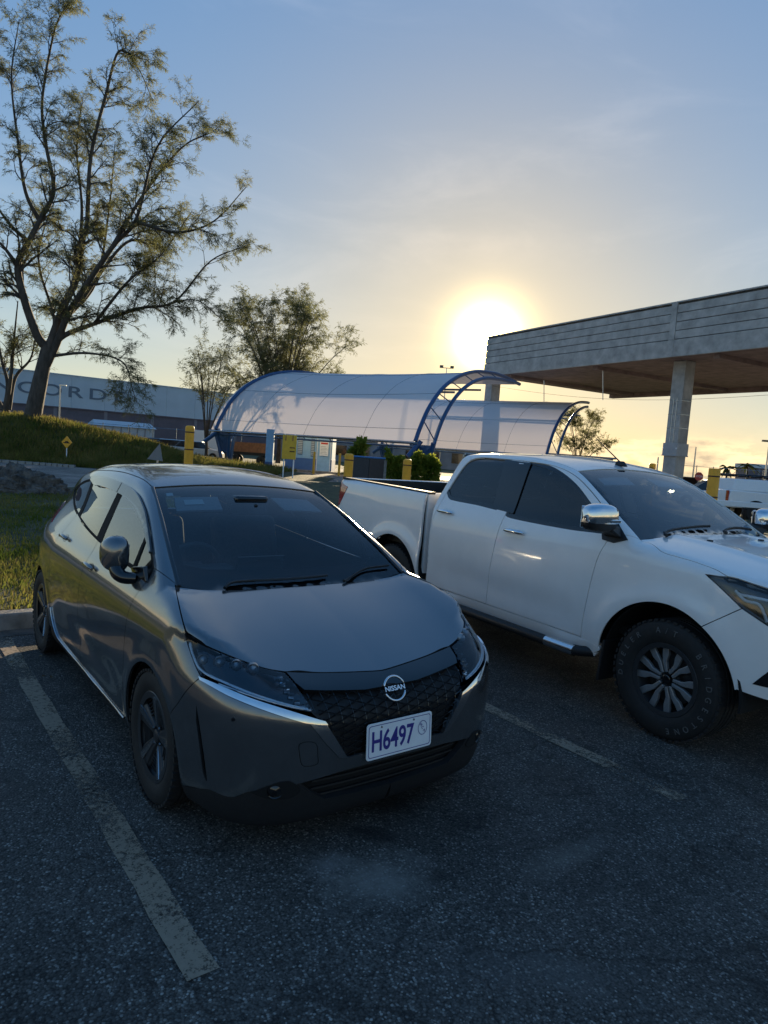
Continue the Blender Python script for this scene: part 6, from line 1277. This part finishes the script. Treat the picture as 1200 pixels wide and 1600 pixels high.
# ================================================================ hangar and far things on the left
hang = mat('hangar_cladding', (.46,.54,.60), .6, var=.06, vscale=.6); hbase = mat('hangar_base', (.13,.11,.13), .8, var=.15, vscale=.8); htx = mat('hangar_letters', (.13,.17,.22), .7, var=.08)
h0 = at(85, 588, 85); h1 = at(312, 614, 96); hd = Vector((h1.x-h0.x, h1.y-h0.y, 0)).normalized(); ho = Vector((h0.x, h0.y, 0))-hd*30; hr = math.atan2(hd.y, hd.x)
hg = thing('hangar', 'long pale blue hangar with grey lettering beyond the mound', 'building', ho, hr)
zt_ = 8.4
for k in range(18): MB().box(k*4.0+.01,k*4.0+3.99,0,.2,4.45,zt_).build('cladding_panel', hang, hg, 0)
MB().box(0,72,.25,40,0,zt_-.1).build('shell', hang, hg, 0); MB().box(-.1,72.1,.02,.24,0,4.3).build('base_wall', hbase, hg, 0); MB().box(-.1,72.1,-.12,.24,4.3,4.45).build('ledge', hbase, hg, 0); MB().box(-.2,72.2,-.1,40.1,zt_,zt_+.12).build('roof_edge', hang, hg, 0)
ex = (Vector((at(186,612,90).x, at(186,612,90).y, 0))-ho).dot(hd)
for i, chh in enumerate('CONCORDE'):
    text_mesh('letter', chh, 1.95, htx, hg, frame((ex-(7-i)*2.72, -.03, 6.35), (1,0,0), (0,0,1), (0,-1,0)), .02, 1.62, bold=.02)
for k in range(8): MB().box(18+k*6,18.4+k*6,-.02,.02,0,4.3).build('pilaster', mat('pilaster_grey',(.22,.2,.22),.8,var=.1), hg, 0)
sh = thing('glazed_shed', 'low white glazed shed in front of the hangar', 'shed', below(196, 680, 74), hr); MB().box(-3.1,3.1,0,3,.0,2.4).build('wall', mat('shed_white',(.45,.50,.54),.6,var=.1), sh, 0); MB().add([(-3.3,-.2,2.4),(3.3,-.2,2.4),(3.3,3.2,2.4),(-3.3,3.2,2.4),(-3.0,1.5,3.0),(3.0,1.5,3.0)], [(0,1,5,4),(1,2,5),(2,3,4,5),(3,0,4)]).build('roof', MATS['shed_white'], sh, 0)
for k in range(8): MB().box(-3.05+k*.85,-2.99+k*.85,-.06,0,0,2.4).build('mullion', MATS['pilaster_grey'], sh, 0)
fe = thing('chain_fence', 'grey post fence running along the hangar', 'fence', below(160, 690, 66), hr)
for k in range(12): MB().tube([(-12+k*2.4,0,0),(-12+k*2.4,0,2.6)], .035, 6).build('post', satin, fe)
for z in (1.2,2.5): MB().tube([(-12,0,z),(14.4,0,z)], .02, 5).build('rail', satin, fe)
for px, yt, d, lab in ((93,602,60,'slim lamp post in front of the hangar lettering'),):
    p = below(px, 640, d); t = thing('lamp_post', lab, 'lamp post', p, FZ); hgt = at(px, yt, d).z; MB().tube([(0,0,0),(0,0,hgt)], [.08,.05], 8).build('pole', satin, t); MB().box(-.05,.55,-.08,.08,hgt-.03,hgt+.07).build('lamp_head', satin, t, 0)
# speed hump warning sign
hp = W(*(lambda p: ((Vector(p)-Vector(CAM)).dot(Vector(RV)), (Vector(p)-Vector(CAM)).dot(Vector(HV))))(at(104, 700, 33.2))); hz = at(104, 691, 33.2).z
t = thing('warning_sign', 'small yellow diamond sign with black hump on the mound', 'sign', (hp.x, hp.y, 0), FZ)
dm = .30; MB().prism([(0,-dm),(dm*.86,0),(0,dm),(-dm*.86,0)], -.01, .01, Matrix.Translation((0,0,hz)) @ Matrix.Rotation(R(90),4,'X')).build('plate', yel, t, 0, .004)
MB().prism([(-.16,-.05),(.16,-.05),(.16,-.02),(.10,.0),(.05,.06),(-.05,.06),(-.10,.0),(-.16,-.02)], -.004, .004, Matrix.Translation((0,-.014,hz)) @ Matrix.Rotation(R(90),4,'X')).build('hump_symbol', gblack, t, 0); MB().tube([(0,.02,0),(0,.02,hz)], .025, 8).build('post', whitep, t)
t = thing('road_sign', 'grey back of a triangular road sign above the hatchback roof', 'sign', below(244, 700, 19), FZ); hz = at(244, 706, 19).z
MB().prism([(-.24,-.22),(.20,-.25),(.10,.24)], -.01, .01, Matrix.Translation((0,0,hz)) @ Matrix.Rotation(R(90),4,'X')).build('plate', mat('sign_back',(.22,.22,.23),.5,.3,var=.1), t, 0, .004); MB().tube([(.05,.02,0),(.05,.02,hz+.1)], .03, 8).build('post', satin, t)
# ================================================================ distant vehicles
def small_car(label, p, rz, col, kind='hatch', L_=4.0, group=None):
    m = mat('car_paint_%d%d%d' % tuple(int(c*99) for c in col), col, .35, .2, coat=.8, var=.05); t = thing('parked_car', label, 'car', p, rz, group); w = .82
    lower = [(-L_/2,.25),(L_/2,.25),(L_/2,.62),(L_/2-.15,.80),(L_/2-1.05,.92),(-L_/2+.1,.95),(-L_/2,.75)]
    MB().prism(lower, -w, w, Matrix.Rotation(R(90),4,'X')).build('body', m, t, 30, .05, 3)
    a, b_ = (L_/2-1.0, L_/2-1.75); c_, d_ = -L_/2+.55, -L_/2+.12
    cab = MB(); cab.add([(a,-w*.95,.93),(a,w*.95,.93),(d_,w*.95,.95),(d_,-w*.95,.95),(b_,-w*.72,1.45),(b_,w*.72,1.45),(c_,w*.72,1.45),(c_,-w*.72,1.45)], [(0,3,2,1),(4,5,6,7),(0,1,5,4),(1,2,6,5),(2,3,7,6),(3,0,4,7)]); cab.build('glasshouse', tglass if 0 else gblack, t, 0, .04)
    MB().add([(b_+.05,-w*.74,1.44),(b_+.05,w*.74,1.44),(c_-.05,w*.74,1.44),(c_-.05,-w*.74,1.44),(b_,-w*.6,1.5),(b_,w*.6,1.5),(c_,w*.6,1.5),(c_,-w*.6,1.5)], [(0,1,5,4),(1,2,6,5),(2,3,7,6),(3,0,4,7),(4,5,6,7),(0,3,2,1)]).build('roof', m, t, 0, .02)
    for x in (-L_*.31, L_*.31):
        for y in (-w, w): MB().lathe([(.12,-.09),(.28,-.1),(.31,-.06),(.31,.06),(.28,.1),(.12,.09)], 18, Matrix.Translation((x,y*.95,.31)) @ Matrix.Rotation(R(90),4,'X'), True).build('wheel', rubber, t, 40)
    return t
for px, d, col, rz, lab in ((252,62,(.10,.11,.13),.3,'dark grey parked car nearest the glazed shed'), (278,60,(.5,.52,.54),.2,'silver parked car between the dark car and the bollard'), (312,57,(.6,.62,.63),.1,'white parked car right of the leftmost bollard'), (224,70,(.35,.37,.4),.1,'pale car half hidden by the mound by the shed')):
    small_car(lab, below(px, 690, d), FZ+rz, col, group='cars parked by the hangar')
vn = thing('box_van', 'white box van parked left of the canopy', 'van', below(322, 690, 64), FZ+.2)
MB().box(-1.4,1.4,-.9,.9,.55,2.5).build('box', whitep, vn, 0, .03); MB().box(1.45,2.6,-.85,.85,.45,1.9).build('cab', whitep, vn, 0, .08); MB().box(2.0,2.62,-.7,.7,1.25,1.75).build('windscreen', gblack, vn, 0, .02)
for x in (-.9,2.0):
    for y in (-.85,.85): MB().lathe([(.1,-.1),(.33,-.1),(.36,0),(.33,.1),(.1,.1)], 16, Matrix.Translation((x,y,.36)) @ Matrix.Rotation(R(90),4,'X'), True).build('wheel', rubber, vn, 40)
# white utility pickup on the right with a ladder rack
up = thing('utility_pickup', 'white utility pickup with black roof rack at the right edge', 'pickup truck', below(1128, 760, 27.3)+Vector(RV)*2.4, FZ)
pr_ = [(-2.5,.55),(2.5,.55),(2.6,.95),(1.6,1.12),(1.1,1.15),(-2.45,1.22),(-2.5,1.0)]
bodyu = MB(); bodyu.prism(pr_, -.88, .88, Matrix.Rotation(R(90),4,'X')); bodyu.build('body', whitep, up, 30, .04, 3)
MB().add([(-2.42,-.85,1.2),(.0,-.85,1.2),(.0,.85,1.2),(-2.42,.85,1.2),(-2.25,-.74,1.66),(-.1,-.74,1.68),(-.1,.74,1.68),(-2.25,.74,1.66)], [(0,3,2,1),(4,5,6,7),(0,1,5,4),(1,2,6,5),(2,3,7,6),(3,0,4,7)]).build('hard_cover', whitep, up, 0, .05)
MB().add([(0.02,-.85,1.16),(1.3,-.85,1.14),(1.3,.85,1.14),(.02,.85,1.16),(.05,-.72,1.70),(.75,-.70,1.68),(.75,.70,1.68),(.05,.72,1.70)], [(0,3,2,1),(4,5,6,7),(0,1,5,4),(1,2,6,5),(2,3,7,6),(3,0,4,7)]).build('cab', gblack, up, 0, .05)
for x in (-1.45,1.65):
    for y in (-.83,.83):
        MB().lathe([(.16,-.11),(.33,-.12),(.37,-.06),(.37,.06),(.33,.12),(.16,.11)], 22, Matrix.Translation((x,y,.37)) @ Matrix.Rotation(R(90),4,'X'), True).build('wheel', rubber, up, 40); MB().lathe([(.0005,.09),(.06,.10),(.15,.08),(.17,.11)], 18, Matrix.Translation((x,y,.37)) @ Matrix.Rotation(R(90 if y < 0 else -90),4,'X')).build('hubcap', satin, up, 40)
        if y < 0: MB().lathe([(.40,-.02),(.47,.03),(.47,.07),(.40,.06)], 20, Matrix.Translation((x,-.85,.40)) @ Matrix.Rotation(R(90),4,'X'), True, 0, math.pi).build('wheel_arch', gblack, up, 40)
MB().box(-2.54,-2.50,-.84,-.66,.75,1.2).build('tail_lamp', redlens, up, 0, .01); MB().box(-2.54,-2.50,.66,.84,.75,1.2).build('tail_lamp', redlens, up, 0, .01)
for y in (-.66,.66): MB().tube([(-2.3,y,1.82),(1.0,y,1.84)], .03, 6).build('rack_rail', gblack, up)
for k in range(7): MB().box(-2.2+k*.5,-2.14+k*.5,-.66,.66,1.74,1.80).build('rack_bar', gblack, up, 0)
# white barrier beam in front of it, other far things on the right
ba = thing('barrier_beam', 'white horizontal barrier beam in front of the utility pickup', 'barrier', below(1122, 790, 24.6), FZ); MB().box(0,6,-.05,.05,.66,.86).build('beam', whitep, ba, 0, .02)
for x in (.9,3.4): MB().box(x,x+.1,-.06,.06,0,.655).build('post', gblack, ba, 0)
cu = thing('foam_cup', 'white cup standing on the barrier base at the right', 'cup', below(1182, 812, 20.5), 0); MB().lathe([(.0005,.0),(.10,.0),(.14,.42),(.13,.42),(.09,.02)], 18).build('cup', whitep, cu, 40); MB().lathe([(.145,.42),(.145,.45),(.0005,.46)], 18).build('lid', whitep, cu, 40); cu.location.z = VZ(cu.location.x, cu.location.y)
small_car('white parked car half hidden behind the tall yellow bollard', below(1108, 770, 37), FZ+2.9, (.55,.56,.57), group='cars parked far right')
small_car('dark parked car beyond the stop sign', below(1072, 770, 52), FZ+.3, (.08,.085,.1), group='cars parked far right')
t = thing('stop_sign', 'round red stop sign left of the tall yellow bollard', 'sign', below(1092, 745, 42), FZ); hz = at(1092, 744.5, 42).z; MB().lathe([(.0005,.012),(.27,.012),(.28,0),(.27,-.012),(.0005,-.012)], 8, Matrix.Translation((0,0,hz)) @ Matrix.Rotation(R(90),4,'X') @ Matrix.Rotation(R(22.5),4,'Z')).build('plate', mat('sign_red',(.42,.05,.04),.5,var=.1), t, 0); MB().tube([(0,.03,0),(0,.03,hz)], .03, 8).build('post', satin, t)
text_mesh('sign_text', 'STOP', .17, whitep, t, frame((0,-.016,hz), (1,0,0), (0,0,1), (0,-1,0)), .002)
for px, yt, d, lab, arm in ((1083,698,58,'thin bare pole right of the concrete column',0), (1196,690,50,'tall street lamp at the right edge of the picture',1), (685,574,85,'twin-headed lamp post rising behind the white canopy',2), (1026,714,48,'thin pole tip over the pickup windscreen',0)):
    p = below(px, 740, d); hgt = at(px, yt, d).z; t = thing('lamp_post' if arm else 'pole', lab, 'lamp post' if arm else 'pole', p, FZ); MB().tube([(0,0,0),(0,0,hgt)], [.09,.05], 8).build('shaft', satin, t)
    if arm == 1: MB().box(-.5,.05,-.1,.1,hgt-.02,hgt+.12).build('lamp_head', gblack, t, 0)
    if arm == 2:
        MB().box(-.85,.85,-.04,.04,hgt-.05,hgt+.03).build('crossarm', gblack, t, 0)
        for x in (-.65,.65): MB().box(x-.22,x+.22,-.15,.15,hgt+.03,hgt+.28).build('lamp_head', gblack, t, 0)
wh = thing('warehouse', 'long grey warehouse far off at the right edge', 'building', below(1142, 750, 120)+Vector(RV)*3, FZ-.12); MB().box(0,40,0,6,0,3.6).build('wall', hbase, wh, 0); MB().box(-.2,40.2,-.2,6.2,3.6,4.3).build('roof_band', hang, wh, 0)
for k in range(6): MB().box(1.5+k*2.4,1.8+k*2.4,-.1,0,0,3.6).build('pilaster', MATS['pilaster_grey'], wh, 0)
frond = leaf_mat('palm_frond', (.03,.045,.015), (.07,.08,.03), .3, 1)
for px, yt, d, lab, sd_ in ((1134,731,95,'small palm at the left end of the far warehouse',1), (1166,728,92,'small palm in front of the far warehouse',2)):
    p = below(px, 745, d); hgt = at(px, yt, d).z; t = thing('palm_tree', lab, 'palm tree', p, 0, 'palms by the far warehouse'); MB().tube([(0,0,0),(.1,.05,hgt*.5),(0,0,hgt)], [.2,.15,.12], 8).build('trunk', bark, t); random.seed(sd_); cr = MB()
    for k in range(17):
        a = 2*math.pi*k/17+random.uniform(-.2,.2); e = random.uniform(-.2,.9); l = random.uniform(1.5,2.1); prev = None
        for i in range(7):
            s = i/6; c_ = Vector((math.cos(a)*l*s, math.sin(a)*l*s, hgt+l*(math.sin(e)*s-.75*s*s))); w_ = .17*math.sin(math.pi*min(1,.15+.85*s))+.02; n_ = Vector((-math.sin(a), math.cos(a), 0))*w_
            q2 = [tuple(c_-n_-Vector((0,0,w_*.6))), tuple(c_), tuple(c_+n_-Vector((0,0,w_*.6)))]
            if prev: b0_ = len(cr.v); cr.v += prev+q2; cr.f += [[b0_,b0_+1,b0_+4,b0_+3],[b0_+1,b0_+2,b0_+5,b0_+4]]
            prev = q2
    cr.build('crown', frond, t, 60)
pf = thing('perimeter_fence', 'distant wire fence behind the stop sign', 'fence', below(1060, 755, 66), FZ)
for k in range(9): MB().tube([(k*1.6,0,0),(k*1.6,0,2.6)], .04, 6).build('post', satin, pf)
for z in (1.3,2.5): MB().tube([(0,0,z),(12.8,0,z)], .02, 5).build('rail', satin, pf)
